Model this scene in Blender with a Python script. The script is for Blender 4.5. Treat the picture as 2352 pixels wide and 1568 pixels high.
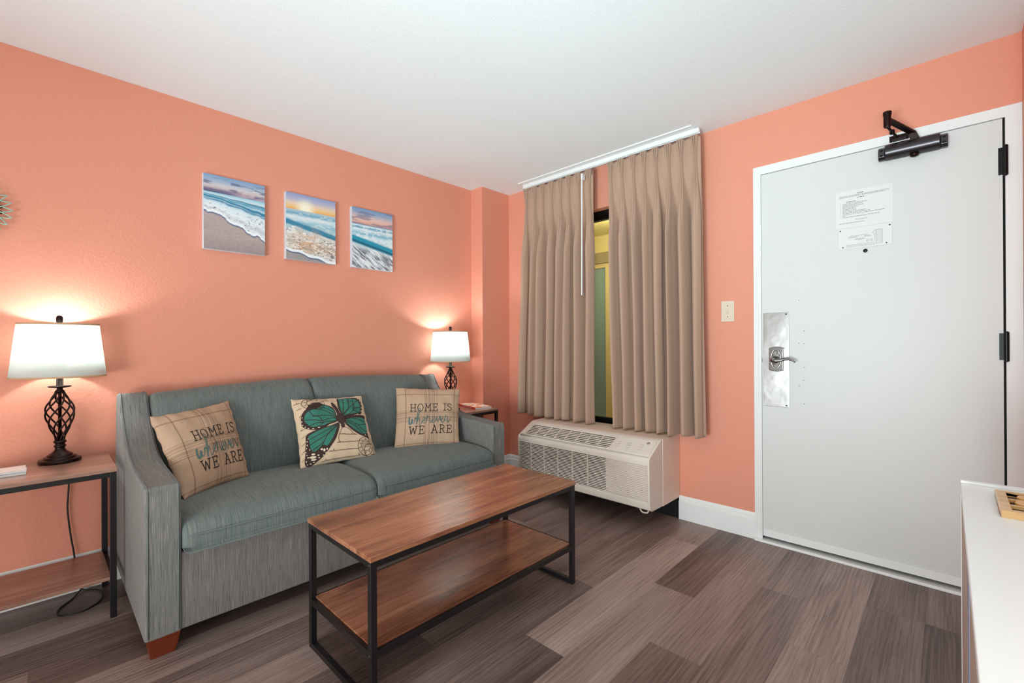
import bpy, bmesh, math, random
import numpy as np
from mathutils import Vector, Matrix
random.seed(7); rng = np.random.RandomState(3)
D = bpy.data
for o in list(D.objects): D.objects.remove(o)
C = bpy.context.scene.collection
SC = bpy.context.scene

# ------------------------------------------------------------------ camera
YAW, PITCH, ROLL = 0.7647, 0.0010, -0.0051
cam = D.cameras.new('camera'); camo = D.objects.new('camera', cam); C.objects.link(camo)
fw = Vector((math.cos(YAW)*math.cos(PITCH), math.sin(YAW)*math.cos(PITCH), math.sin(PITCH)))
rt = Vector((math.sin(YAW), -math.cos(YAW), 0)); up = rt.cross(fw)
r2 = math.cos(ROLL)*rt + math.sin(ROLL)*up; u2 = -math.sin(ROLL)*rt + math.cos(ROLL)*up
M = Matrix((r2, u2, -fw)).transposed().to_4x4(); M.translation = (-2.8305, -2.7474, 1.1182)
camo.matrix_world = M
cam.lens = 1043.4/2352*36; cam.sensor_width = 36; cam.shift_y = 3.7/2352; cam.clip_start = .02
SC.camera = camo
# ------------------------------------------------------------------ world, view, lights
W = D.worlds.new('world'); SC.world = W; W.use_nodes = True
W.node_tree.nodes['Background'].inputs[0].default_value = (.5, .55, .6, 1)
W.node_tree.nodes['Background'].inputs[1].default_value = .15
SC.view_settings.view_transform = 'Standard'; SC.view_settings.look = 'None'
SC.view_settings.gamma = 1; SC.view_settings.exposure = 0; SC.view_settings.use_curve_mapping = False

def light(name, kind, loc, power, col=(1, 1, 1), size=.1, size_y=None, target=None, spread=None):
    l = D.lights.new(name, kind); l.energy = power; l.color = col
    if kind == 'AREA':
        l.size = size
        if size_y: l.shape = 'RECTANGLE'; l.size_y = size_y
        if spread: l.spread = spread
    else: l.shadow_soft_size = size
    o = D.objects.new(name, l); C.objects.link(o); o.location = loc
    if target is not None:
        d = Vector(target)-Vector(loc); o.rotation_euler = d.to_track_quat('-Z', 'Y').to_euler()
    return o
# unseen fill lights out of view, added to brighten ceiling and walls
light('ceiling_fill_light', 'AREA', (-3.7, -1.3, 2.36), 2, (1, .99, .95), 1.4, 1.4, (-3.7, -1.3, 0))  # added overhead fill, no fixture modelled
light('uplight_fill', 'AREA', (-4.5, -2.3, .7), 27, (.74, .93, 1), .7, .7, (-.7, -1.45, 2.5), math.radians(95))  # added fill aimed upwards to brighten the ceiling
light('corner_fill_light', 'AREA', (-3.6, -3.0, .8), 7, (.58, .92, 1), .4, .4, (-.5, -1.2, 2.5), math.radians(75))  # added fill for the ceiling towards the window corner
light('rear_fill_light', 'AREA', (-5.3, -1.9, .85), 14, (.95, .98, 1), 2.0, 1.5, (0, -1.5, .5))  # added broad fill from the rear for the door wall
light('low_fill_light', 'AREA', (-4.6, -2.4, .40), 38, (.98, 1, .97), 1.6, .6, (0, -1.7, .4))  # added fill near the floor for the lower walls and door
light('side_lamp_light', 'POINT', (-2.5, -3.05, 1.25), 7, (.97, 1, .96), .06)
light('breezeway_light', 'POINT', (.9, -.55, 2.1), 40, (1, .87, .5), .1)

# ------------------------------------------------------------------ helpers: colour and materials
def lin(c):
    if isinstance(c, str): c = [int(c[i:i+2], 16)/255 for i in (0, 2, 4)]
    return tuple((x/12.92 if x <= .04045 else ((x+.055)/1.055)**2.4) for x in c) + (1,)
class NT:
    def __init__(s, name):
        s.m = D.materials.new(name); s.m.use_nodes = True; s.t = s.m.node_tree
        s.b = s.t.nodes['Principled BSDF']
    def n(s, typ, **kw):
        nd = s.t.nodes.new(typ)
        for k, v in kw.items():
            if k == 'inp':
                for a, b in v.items(): s.set(nd.inputs[a], b)
            else: setattr(nd, k, v)
        return nd
    def set(s, sock, v):
        if isinstance(v, bpy.types.NodeSocket): s.t.links.new(v, sock)
        else: sock.default_value = v
    def math(s, op, a, b=0.0, c=0.0):
        nd = s.n('ShaderNodeMath', operation=op); s.set(nd.inputs[0], a); s.set(nd.inputs[1], b)
        if c != 0.0: s.set(nd.inputs[2], c)
        return nd.outputs[0]
    def coords(s, scale=(1, 1, 1), kind='Object'):
        tc = s.n('ShaderNodeTexCoord'); mp = s.n('ShaderNodeMapping'); mp.inputs['Scale'].default_value = scale
        s.t.links.new(tc.outputs[kind], mp.inputs[0]); return mp.outputs[0]
    def noise(s, vec, scale=5, detail=3, rough=.5, dist=0):
        nd = s.n('ShaderNodeTexNoise'); s.set(nd.inputs['Vector'], vec); nd.inputs['Scale'].default_value = scale
        nd.inputs['Detail'].default_value = detail; nd.inputs['Roughness'].default_value = rough
        nd.inputs['Distortion'].default_value = dist; return nd.outputs['Fac']
    def ramp(s, fac, stops):
        nd = s.n('ShaderNodeValToRGB'); s.set(nd.inputs[0], fac); e = nd.color_ramp.elements
        while len(e) < len(stops): e.new(.5)
        for i, (p, c) in enumerate(stops): e[i].position = p; e[i].color = lin(c) if not isinstance(c, tuple) else c
        return nd.outputs[0]
    def mix(s, fac, a, b, mode='MIX'):
        nd = s.n('ShaderNodeMix', data_type='RGBA', blend_type=mode)
        s.set(nd.inputs[0], fac); s.set(nd.inputs[6], a); s.set(nd.inputs[7], b); return nd.outputs[2]
    def bump(s, h, strength=.3, dist=.002):
        nd = s.n('ShaderNodeBump'); s.set(nd.inputs['Height'], h); nd.inputs['Strength'].default_value = strength
        nd.inputs['Distance'].default_value = dist; s.t.links.new(nd.outputs[0], s.b.inputs['Normal'])
    def col(s, v): s.set(s.b.inputs['Base Color'], v)
def mat(name, c, rough=.5, metal=0, spec=None, bump=None, coat=0):
    t = NT(name); t.col(lin(c)); t.b.inputs['Roughness'].default_value = rough; t.b.inputs['Metallic'].default_value = metal
    if spec is not None: t.b.inputs['Specular IOR Level'].default_value = spec
    if coat: t.b.inputs['Coat Weight'].default_value = coat
    if bump: t.bump(t.noise(t.coords(), bump[0], 3), bump[1], bump[2])
    return t.m

def wall_mat(name, c, c2):
    t = NT(name); v = t.coords()
    t.col(t.mix(t.noise(v, 1.3, 2), lin(c), lin(c2)))
    t.b.inputs['Roughness'].default_value = .55; t.b.inputs['Specular IOR Level'].default_value = .3
    a = t.noise(v, 85, 2, .5, .15); t.bump(a, .42, .004); return t.m
M_wall = wall_mat('coral_paint', 'E89A81', 'E4967D')
M_rear = mat('rear_white_paint', 'E4E6E6', .6)
def ceil_mat():
    t = NT('popcorn_ceiling'); v = t.coords(); t.col(lin('EFF2F2')); t.b.inputs['Roughness'].default_value = .9
    a = t.noise(v, 170, 3, .6); r = t.ramp(a, [(.5, (0, 0, 0, 1)), (.72, (1, 1, 1, 1))]); t.bump(r, .22, .003); return t.m
M_ceil = ceil_mat()
M_white = mat('white_semi_gloss', 'EDEDEB', .38)
M_door = mat('door_white', 'DBDBD8', .42, bump=(4, .05, .01))
M_base = mat('baseboard_white', 'F2F2F0', .35)
M_black = mat('black_powder_coat', '141214', .38)
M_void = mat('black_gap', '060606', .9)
M_bronze = mat('dark_bronze', '2A1C19', .28, .75)
M_closer = mat('closer_bronze_grey', '4A4648', .3, .85)
M_winframe = mat('black_aluminium', '0B0B0C', .35, .4)
M_steel = mat('brushed_steel', 'C2C2C0', .26, 1, bump=(6, .25, .01))
M_chrome = mat('satin_chrome', '8E8C8A', .2, 1)
M_screw = mat('screw_grey', '55534F', .35, .8)
M_legwood = mat('reddish_wood_leg', '6E2A14', .35, bump=(30, .1, .001))
M_ac = mat('ivory_plastic', 'E2D3C6', .45)
M_acside = mat('ivory_metal', 'E8D0C0', .5)
M_acdark = mat('vent_dark', '3A342E', .8)
M_ivory = mat('ivory_switch', 'E3CFB8', .4)
M_paper = mat('laminated_paper', 'E3E3E1', .4)
M_ink = mat('grey_ink', '8A8A88', .8)
M_inkd = mat('dark_ink', '4A4A48', .8)
M_dresser = mat('white_lacquer', 'EEECEA', .3, coat=.2)
M_dresside = mat('beige_laminate', 'B79C8C', .5)
M_dresstrip = mat('blue_grey_fabric', '8F92AE', .9, bump=(300, .4, .002))
M_trim = mat('shade_tan_band', 'CFA67E', .7)
M_print = mat('black_print', '2A211D', .9)
M_printt = mat('teal_print', '4F6B67', .9)
M_canvas = mat('canvas_white', 'D9DEE6', .6)
M_cord = mat('black_rubber', '0E0D0D', .5)
M_mint = mat('mint_enamel', '9FC7B4', .4, .3)
M_mirror = mat('mirror_glass', 'E8EEF0', .03, 1)
M_yellowwall = mat('yellow_stucco', 'E8DFA8', .8, bump=(80, .3, .004))
M_band = mat('tan_stucco', '9C947A', .9, bump=(200, .5, .004))
M_green = mat('green_blue_glass_door', '88A9B4', .35)
M_red = mat('red_cover', 'C9391F', .35)
M_bookpage = mat('page_edges', 'E3E0DB', .7)

def wood_mat(name, stops, rough, axis='x', scale=1.0):
    t = NT(name)
    s = (.9*scale, 9*scale, 9*scale) if axis == 'x' else (9*scale, .9*scale, 9*scale)
    s2 = (9*scale, 110*scale, 110*scale) if axis == 'x' else (110*scale, 9*scale, 110*scale)
    v = t.coords(s); a = t.noise(v, 1.4, 5, .62, .8); b = t.noise(t.coords(s2), 1.5, 4, .6)
    f = t.math('ADD', t.math('MULTIPLY', a, .72), t.math('MULTIPLY', b, .3))
    t.col(t.ramp(f, stops)); t.b.inputs['Roughness'].default_value = rough
    t.bump(b, .06, .001); t.b.inputs['Coat Weight'].default_value = .8; t.b.inputs['Coat Roughness'].default_value = .26; return t.m
M_wood = wood_mat('rustic_brown_laminate', [(.36, '59321F'), (.46, '834E35'), (.55, '9E6848'), (.66, 'B68160')], .27)
M_wood2 = wood_mat('rustic_laminate_grey_lit', [(.34, '6A493B'), (.45, '8C6453'), (.55, 'A17A68'), (.66, 'B99383')], .33)  # same laminate, greyed in colour for the light on the end tables
M_bamboo = wood_mat('bamboo', [(.3, 'C08A4E'), (.5, 'DBA768'), (.7, 'E8BC80')], .35, 'y', 2)
M_disc = wood_mat('light_wood_disc', [(.3, 'C98A36'), (.5, 'DDA050'), (.7, 'E6B066')], .4, 'x', 3)

def floor_mat():
    t = NT('vinyl_planks')
    at = t.n('ShaderNodeAttribute', attribute_name='tone'); atc = at.outputs['Color']
    sep = t.n('ShaderNodeSeparateColor'); t.t.links.new(atc, sep.inputs[0])
    tone, rnd = sep.outputs[0], sep.outputs[1]
    tc = t.n('ShaderNodeTexCoord'); va = t.n('ShaderNodeVectorMath', operation='ADD')
    cx = t.n('ShaderNodeCombineXYZ'); t.set(cx.inputs[0], t.math('MULTIPLY', rnd, 37)); t.set(cx.inputs[1], t.math('MULTIPLY', rnd, 91)); t.set(cx.inputs[2], t.math('MULTIPLY', rnd, 13))
    t.t.links.new(tc.outputs['Object'], va.inputs[0]); t.t.links.new(cx.outputs[0], va.inputs[1])
    def mp(s):
        m = t.n('ShaderNodeMapping'); m.inputs['Scale'].default_value = s; t.t.links.new(va.outputs[0], m.inputs[0]); return m.outputs[0]
    big = t.noise(mp((.7, 5, 1)), 1.5, 3, .5, .6); fine = t.noise(mp((2.2, 120, 1)), 1.4, 4, .7)
    nd = t.n('ShaderNodeTexWave', wave_type='BANDS', bands_direction='Y'); t.set(nd.inputs['Vector'], mp((.35, 1.6, 1)))
    nd.inputs['Scale'].default_value = 11; nd.inputs['Distortion'].default_value = 9; nd.inputs['Detail'].default_value = 3; nd.inputs['Detail Scale'].default_value = .8; nd.inputs['Detail Roughness'].default_value = .6
    ring = nd.outputs['Fac']
    f = t.math('ADD', t.math('MULTIPLY', big, .42), t.math('ADD', t.math('MULTIPLY', fine, .48), t.math('MULTIPLY', ring, .055)))
    dark = t.ramp(f, [(.36, '463530'), (.49, '67544D'), (.64, '877168')])
    lite = t.ramp(f, [(.36, '816B63'), (.47, 'A68E85'), (.64, 'BFA99F')])
    t.col(t.mix(tone, dark, lite)); t.b.inputs['Roughness'].default_value = .42
    t.bump(fine, .25, .0015); return t.m
M_floor = floor_mat()

def sofa_mat(name, a1, a2, a3):
    t = NT(name)
    tc = t.n('ShaderNodeTexCoord'); ge = t.n('ShaderNodeNewGeometry')
    sn = t.n('ShaderNodeSeparateXYZ'); t.t.links.new(ge.outputs['Normal'], sn.inputs[0])
    nx = t.math('GREATER_THAN', t.math('ABSOLUTE', sn.outputs[0]), .75)
    def mp(s):
        m = t.n('ShaderNodeMapping'); m.inputs['Scale'].default_value = s; t.t.links.new(tc.outputs['Object'], m.inputs[0]); return m.outputs[0]
    f1 = t.noise(mp((480, 13, 13)), 1, 3, .6); f2 = t.noise(mp((13, 480, 13)), 1, 3, .6)
    mx = t.n('ShaderNodeMix', data_type='FLOAT'); t.set(mx.inputs[0], nx); t.set(mx.inputs[2], f1); t.set(mx.inputs[3], f2)
    big = t.noise(tc.outputs['Object'], 2.2, 2)
    f = t.math('ADD', t.math('MULTIPLY', mx.outputs[0], .9), t.math('MULTIPLY', big, .12))
    t.col(t.ramp(f, [(.36, a1), (.47, a2), (.56, a2), (.66, a3)]))
    t.b.inputs['Roughness'].default_value = .85; t.b.inputs['Sheen Weight'].default_value = .2; t.b.inputs['Sheen Roughness'].default_value = .4
    t.b.inputs['Specular IOR Level'].default_value = .2
    t.bump(mx.outputs[0], .35, .002); return t.m
M_sofa = sofa_mat('upholstery_cool_lit', '525E5B', '6B7370', '86817A')  # one upholstery; cooler light on the cushions put into the tint
M_sofag = sofa_mat('upholstery_mid_lit', '5A5C59', '757470', '938B84')  # same upholstery, warmer light on arms and back frame in the tint
M_sofab = sofa_mat('upholstery_warm_lit', '5A5A59', '787370', '938982')  # same upholstery, warm light on the base put into the tint
M_pipe = mat('fabric_piping', '6C7371', .85)

def cloth_mat(name, c, c2, sx=400, bump=.3):
    t = NT(name); v = t.coords((sx, sx, sx*.18)); f = t.noise(v, 1, 3, .6)
    t.col(t.mix(f, lin(c), lin(c2))); t.b.inputs['Roughness'].default_value = .75; t.b.inputs['Sheen Weight'].default_value = .25
    t.b.inputs['Specular IOR Level'].default_value = .25
    t.bump(f, bump, .0015); return t.m
M_curtain = cloth_mat('taupe_curtain_cloth', 'AD8A74', 'BE9C86')

def plaid_mat():
    t = NT('beige_plaid_cotton'); uv = t.n('ShaderNodeUVMap'); uv.uv_map = 'UVMap'
    s = t.n('ShaderNodeSeparateXYZ'); t.t.links.new(uv.outputs[0], s.inputs[0]); u, v = s.outputs[0], s.outputs[1]
    def bands(x, L):
        acc = None
        for c, w, k in L:
            b = t.math('MULTIPLY', t.math('COMPARE', x, c, w), k)
            acc = b if acc is None else t.math('MAXIMUM', acc, b)
        return acc
    bu = bands(u, [(.135, .007, .6), (.905, .007, .6), (.425, .004, .5), (.45, .006, .6), (.50, .018, .35), (.545, .005, .6), (.575, .014, .35), (.612, .004, .5), (.635, .004, .5)])
    bv = bands(v, [(.865, .007, .6), (.045, .006, .5), (.40, .006, .5), (.425, .004, .5), (.46, .018, .35), (.505, .005, .55), (.54, .016, .35), (.575, .004, .5)])
    fac = t.math('MINIMUM', t.math('ADD', bu, bv), .9)
    fine = t.noise(t.coords((300, 60, 300)), 1, 3)
    basec = t.mix(fine, lin('B4937A'), lin('C6A78C'))
    t.col(t.mix(fac, basec, lin('7A5A47'))); t.b.inputs['Roughness'].default_value = .85; t.b.inputs['Specular IOR Level'].default_value = .15
    h = t.math('ADD', t.math('MULTIPLY', fine, .2), t.math('MULTIPLY', t.noise(t.coords((1, 1, 1)), 14, 2, .5, .5), 3))
    t.bump(h, .3, .006); return t.m
M_plaid = plaid_mat()
M_linen = cloth_mat('cream_linen', 'D3B696', 'DFC5A8', 300)
M_bfdark = mat('butterfly_brown', '3D2A25', .9)
M_bfteal = (lambda t: (t.col(t.mix(t.noise(t.coords(), 40, 4), lin('2A6A5B'), lin('3F8573'))), t.b.inputs['Roughness'].__setattr__('default_value', .9), t.m)[2])(NT('butterfly_teal'))
M_bfcream = mat('butterfly_cream', 'EAD3B8', .9)

def shade_mat():
    t = NT('white_lamp_shade'); n = t.t.nodes; n.remove(t.b)
    d = t.n('ShaderNodeBsdfDiffuse'); d.inputs[0].default_value = (.86, .9, .87, 1)
    tr = t.n('ShaderNodeBsdfTranslucent'); tr.inputs[0].default_value = (.92, .97, .94, 1)
    m = t.n('ShaderNodeMixShader'); m.inputs[0].default_value = .5
    t.t.links.new(d.outputs[0], m.inputs[1]); t.t.links.new(tr.outputs[0], m.inputs[2])
    t.t.links.new(m.outputs[0], n['Material Output'].inputs[0]); return t.m
M_shade = shade_mat()
def glass_mat():
    t = NT('window_glass'); n = t.t.nodes; n.remove(t.b)
    a = t.n('ShaderNodeBsdfTransparent'); a.inputs[0].default_value = (.93, .95, .93, 1); g = t.n('ShaderNodeBsdfGlossy'); g.inputs['Roughness'].default_value = .02
    f = t.n('ShaderNodeFresnel'); f.inputs[0].default_value = 1.5
    m = t.n('ShaderNodeMixShader'); t.t.links.new(f.outputs[0], m.inputs[0]); t.t.links.new(a.outputs[0], m.inputs[1]); t.t.links.new(g.outputs[0], m.inputs[2])
    t.t.links.new(m.outputs[0], n['Material Output'].inputs[0]); return t.m
M_glass = glass_mat()
def attr_mat(name, attr, rough=.45):
    t = NT(name); a = t.n('ShaderNodeAttribute', attribute_name=attr); t.col(a.outputs['Color']); t.b.inputs['Roughness'].default_value = rough; return t.m

# ------------------------------------------------------------------ helpers: things and meshes
def tag(o, label=None, cat=None, group=None, kind=None):
    if label: o['label'] = label
    if cat: o['category'] = cat
    if group: o['group'] = group
    if kind: o['kind'] = kind
    return o
def thing(name, label, cat, loc, group=None):
    o = D.objects.new(name, None); C.objects.link(o); o.location = loc; o.empty_display_size = .05
    return tag(o, label, cat, group)
def origin_of(p):
    v = Vector((0, 0, 0))
    while p is not None: v += p.location; p = p.parent
    return v
class MB:
    def __init__(s): s.v = []; s.f = []; s.uv = None
    def add(s, vs, fs):
        n = len(s.v); s.v += [tuple(x) for x in vs]; s.f += [tuple(i+n for i in f) for f in fs]; return s
    def box(s, x0, x1, y0, y1, z0, z1):
        x0, x1 = sorted((x0, x1)); y0, y1 = sorted((y0, y1)); z0, z1 = sorted((z0, z1))
        return s.add([(x0, y0, z0), (x1, y0, z0), (x1, y1, z0), (x0, y1, z0), (x0, y0, z1), (x1, y0, z1), (x1, y1, z1), (x0, y1, z1)],
                     [(0, 3, 2, 1), (4, 5, 6, 7), (0, 1, 5, 4), (1, 2, 6, 5), (2, 3, 7, 6), (3, 0, 4, 7)])
    def frustum(s, a, b):   # two rectangles (x0,x1,y0,y1,z)
        vs = []
        for (x0, x1, y0, y1, z) in (a, b): vs += [(x0, y0, z), (x1, y0, z), (x1, y1, z), (x0, y1, z)]
        return s.add(vs, [(0, 3, 2, 1), (4, 5, 6, 7), (0, 1, 5, 4), (1, 2, 6, 5), (2, 3, 7, 6), (3, 0, 4, 7)])
    def prism(s, poly, axis, a, b):   # poly in the two other axes, in cyclic order (x: yz, y: xz, z: xy)
        def P(p, t): return {'x': (t, p[0], p[1]), 'y': (p[0], t, p[1]), 'z': (p[0], p[1], t)}[axis]
        n = len(poly); vs = [P(p, a) for p in poly]+[P(p, b) for p in poly]
        return s.add(vs, [tuple(range(n))[::-1], tuple(range(n, 2*n))]+[(i, (i+1) % n, (i+1) % n+n, i+n) for i in range(n)])
    def lathe(s, prof, c, seg=32, sx=1, sy=1, cap=True, rot=0):
        vs = []; n = len(prof); cr, sr = math.cos(rot), math.sin(rot)
        for i in range(seg):
            a = 2*math.pi*i/seg
            for r, z in prof:
                x, y = r*sx*math.cos(a), r*sy*math.sin(a)
                vs.append((c[0]+x*cr-y*sr, c[1]+x*sr+y*cr, c[2]+z))
        fs = [(i*n+j, ((i+1) % seg)*n+j, ((i+1) % seg)*n+j+1, i*n+j+1) for i in range(seg) for j in range(n-1)]
        if cap: fs += [tuple(i*n for i in range(seg))[::-1], tuple(i*n+n-1 for i in range(seg))]
        return s.add(vs, fs)
    def tube(s, pts, r, seg=8, cap=True):
        pts = [Vector(p) for p in pts]; n = len(pts); vs = []; rr = r if isinstance(r, (list, tuple)) else [r]*n
        t0 = (pts[1]-pts[0]).normalized(); nrm = t0.orthogonal().normalized()
        for i, p in enumerate(pts):
            t = (pts[min(i+1, n-1)]-pts[max(i-1, 0)]).normalized()
            nrm = (nrm-t*nrm.dot(t)).normalized(); bi = t.cross(nrm)
            for k in range(seg):
                a = 2*math.pi*k/seg; vs.append(p+(nrm*math.cos(a)+bi*math.sin(a))*rr[i])
        fs = [(i*seg+k, i*seg+(k+1) % seg, (i+1)*seg+(k+1) % seg, (i+1)*seg+k) for i in range(n-1) for k in range(seg)]
        if cap: fs += [tuple(range(seg))[::-1], tuple((n-1)*seg+k for k in range(seg))]
        return s.add(vs, fs)
    def grid(s, fn, nu, nv, closed_u=False):
        vs = [fn(i/nu, j/nv) for i in range(nu+(0 if closed_u else 1)) for j in range(nv+1)]
        m = nv+1; N = nu if closed_u else nu+1
        fs = [(i*m+j, ((i+1) % N)*m+j, ((i+1) % N)*m+j+1, i*m+j+1) for i in range(nu) for j in range(nv)]
        return s.add(vs, fs)
    def build(s, name, material, parent=None, smooth=False, bevel=0, seg=2, solid=0, kind=None, sub=0, angle=None):
        me = D.meshes.new(name); o0 = origin_of(parent)
        me.from_pydata([tuple(Vector(v)-o0) for v in s.v], [], s.f); me.materials.append(material)
        bm = bmesh.new(); bm.from_mesh(me); bmesh.ops.remove_doubles(bm, verts=bm.verts, dist=1e-6)
        bmesh.ops.recalc_face_normals(bm, faces=bm.faces); bm.to_mesh(me); bm.free()
        if smooth: me.polygons.foreach_set('use_smooth', [True]*len(me.polygons))
        o = D.objects.new(name, me); C.objects.link(o); o.parent = parent
        if solid: md = o.modifiers.new('solid', 'SOLIDIFY'); md.thickness = solid; md.offset = 0
        if bevel:
            md = o.modifiers.new('bevel', 'BEVEL'); md.width = bevel; md.segments = seg; md.limit_method = 'ANGLE'; md.angle_limit = math.radians(40)
            me.polygons.foreach_set('use_smooth', [True]*len(me.polygons)); md.harden_normals = True
        if sub: md = o.modifiers.new('sub', 'SUBSURF'); md.levels = sub; md.render_levels = sub
        if kind: o['kind'] = kind
        return o
def box(name, m, parent, x0, x1, y0, y1, z0, z1, bevel=0, kind=None, **k):
    return MB().box(x0, x1, y0, y1, z0, z1).build(name, m, parent, bevel=bevel, kind=kind, **k)
def catmull(P, n=8):
    P = [np.array(p, float) for p in P]; out = []
    Q = [2*P[0]-P[1]]+P+[2*P[-1]-P[-2]]
    for i in range(1, len(Q)-2):
        for k in range(n):
            t = k/n; a, b, c, d = Q[i-1], Q[i], Q[i+1], Q[i+2]
            out.append(.5*((2*b)+(-a+c)*t+(2*a-5*b+4*c-d)*t*t+(-a+3*b-3*c+d)*t**3))
    out.append(P[-1]); return [tuple(p) for p in out]

# ------------------------------------------------------------------ the room
H = 2.404; YL = .137; CX = -.3125; XB = -6.0; YR = -2.975; YB = -3.6
# floor: every plank a quad with its own tone
def make_floor():
    PW = .1845; y0 = -1.755; L = 1.22
    known = {0: (-1.537, {0: .12, 1: .95}), -1: (-.845, {0: .62, 1: .15}), -2: (-1.248, {0: .05, 1: .6}), -3: (-.542, {0: .38, 1: .5}),
             -4: (-.906, {0: .75, 1: .85}), -5: (-1.62, {0: .3, 1: .22}), -6: (-.40, {0: .15, 1: .3}), 1: (-1.072, {0: .25, 1: .5}), 2: (-.6, {0: .3, 1: .35})}
    vs = []; fs = []; tone = []
    for k in range(-10, 11):
        ya, yb = y0+k*PW, y0+(k+1)*PW
        j, tn = known.get(k, (-rng.rand()*1.22, {}))
        nidx = -5
        x = j-5*L
        while x < 0.2:
            t = tn.get(nidx+1, rng.choice([.05, .15, .3, .45, .6, .8])); r = rng.rand()
            g = .0003
            n = len(vs); xa, xb = x+g, min(x+L, .25)-g
            vs += [(xa, ya+g, 0), (xb, ya+g, 0), (xb, yb-g, 0), (xa, yb-g, 0)]; fs.append((n, n+1, n+2, n+3)); tone.append((t, r))
            x += L; nidx += 1
    n = len(vs); vs += [(XB, YB, -.002), (.25, YB, -.002), (.25, .3, -.002), (XB, .3, -.002)]; fs.append((n, n+1, n+2, n+3)); tone.append((0, .5))
    n = len(vs); vs += [(XB, YB, -.12), (.25, YB, -.12), (.25, .3, -.12), (XB, .3, -.12)]; fs.append((n+3, n+2, n+1, n)); tone.append((0, .5))
    me = D.meshes.new('floor'); me.from_pydata(vs, [], fs); me.materials.append(M_floor)
    ca = me.color_attributes.new('tone', 'FLOAT_COLOR', 'CORNER'); i = 0
    for p in me.polygons:
        for _ in p.loop_indices: ca.data[i].color = (tone[p.index][0], tone[p.index][1], 0, 1); i += 1
    o = D.objects.new('floor', me); C.objects.link(o); o['kind'] = 'structure'
make_floor()
box('ceiling', M_ceil, None, XB, .3, YB, .3, H, H+.12, kind='structure')
box('wall_left', M_wall, None, XB, .3, YL, YL+.15, -.02, H+.02, kind='structure')
box('wall_corner', M_wall, None, CX, .02, 0, YL+.02, 0, H, kind='structure')
# front wall with window and door openings
WY0, WY1, WZ0, WZ1 = -.35, -1.47, .50, 2.10
DY0, DY1, DZ = -1.99, -2.925, 2.062
mb = MB()
mb.box(0, .15, WY0, .14, 0, H).box(0, .15, WY1, WY0, 0, .10).box(0, .15, WY1, WY0, WZ1, H)
mb.box(0, .15, DY0+.0, WY1, 0, H).box(0, .15, DY1, DY0, DZ, H).box(0, .15, YB, DY1, 0, H)
mb.build('wall_front', M_wall, kind='structure')
MB().box(-.45, .02, -3.4, YR, 0, H).build('wall_right', M_wall, kind='structure')
box('wall_rear', M_rear, None, XB, -.45, -3.4, -3.28, 0, H, kind='structure')
box('wall_back', M_rear, None, XB-.1, XB, YB, .2, 0, H, kind='structure')
# baseboards with a moulded top
def board(name, x0, x1, y0, y1, h, nx, ny):
    t = .015; prof = [(0, 0), (t, 0), (t, h*.76), (t*.55, h*.80), (t*.55, h*.9), (t*.2, h), (0, h)]
    m = MB()
    if ny: m.prism([(y0+ny*a, z) for a, z in prof], 'x', x0, x1)
    else: m.prism([(x0+nx*a, z) for a, z in prof], 'y', y0, y1)
    return m.build(name, M_base, kind='structure')
board('baseboard_left', XB, CX, YL, YL, .163, 0, -1)
board('baseboard_corner', CX-.015, 0, 0, 0, .163, 0, -1)
board('baseboard_front', 0, 0, 0, -.47, .163, -1, 0)
board('baseboard_right', 0, 0, -1.508, -1.951, .147, -1, 0)
# black panel over the wall behind and beneath the air conditioner
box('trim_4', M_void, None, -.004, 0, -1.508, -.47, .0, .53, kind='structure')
# door frame
mb = MB(); ft = .012
mb.box(-ft, .09, -1.951, DY0, 0, 2.107).box(-ft, .09, DY1, -2.974, 0, 2.107).box(-ft, .09, DY0, DY1, DZ, 2.107)
mb.build('trim_1', M_white, kind='structure')
box('trim_2', M_void, None, .045, .05, DY0, DY1, 0, DZ, kind='structure')
box('trim_3', M_base, None, -.035, .04, -1.953, -2.974, 0, .014, bevel=.003, kind='structure')
# window surround (plaster reveal), frame and glass
win = D.objects.new('window_1', None); C.objects.link(win); win.location = (.08, -.91, WZ0); win['kind'] = 'structure'
mb = MB(); fx0, fx1 = .075, .115
mb.box(fx0, fx1, WY0, WY1, 2.035, WZ1).box(fx0, fx1, WY0, WY1, WZ0, .568).box(fx0, fx1, WY0, WY0-.045, .5, 2.1).box(fx0, fx1, WY1+.045, WY1, .5, 2.1)
mb.box(fx0-.012, fx0+.01, WY0, WY1, 2.06, 2.1).box(fx0-.012, fx0+.01, WY0, WY1, .5, .535)
mb.build('window_frame', M_winframe, win, bevel=.002)
box('pane', M_glass, win, .094, .097, WY0-.045, WY1+.045, .568, 2.035)
# breezeway outside
XO = 1.75
box('floor_outside', mat('concrete', '8F897E', .9), None, .15, XO+.2, -3, 3, -.1, -.02, kind='structure')
box('ceiling_outside', M_yellowwall, None, .15, XO+.2, -3, 3, 2.385, 2.5, kind='structure')
box('wall_outside', M_yellowwall, None, XO+.02, XO+.2, -3, 3, -.02, 2.385, kind='structure')
box('trim_5', M_band, None, XO-.06, XO+.02, -3, 3, 2.045, 2.17, kind='structure')
do = D.objects.new('door_2', None); C.objects.link(do); do.location = (XO, .6, 0); do['kind'] = 'structure'
MB().box(XO-.03, XO+.02, .06, 1.2, 1.995, 2.045).box(XO-.03, XO+.02, .06, .115, 0, 1.995).box(XO-.03, XO+.02, 1.145, 1.2, 0, 1.995).build('door_frame', mat('cream_frame', 'D9CFA0', .6), do)
box('glass_panel', M_green, do, XO-.01, XO+.015, .115, 1.145, 0.02, 1.995)

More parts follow.
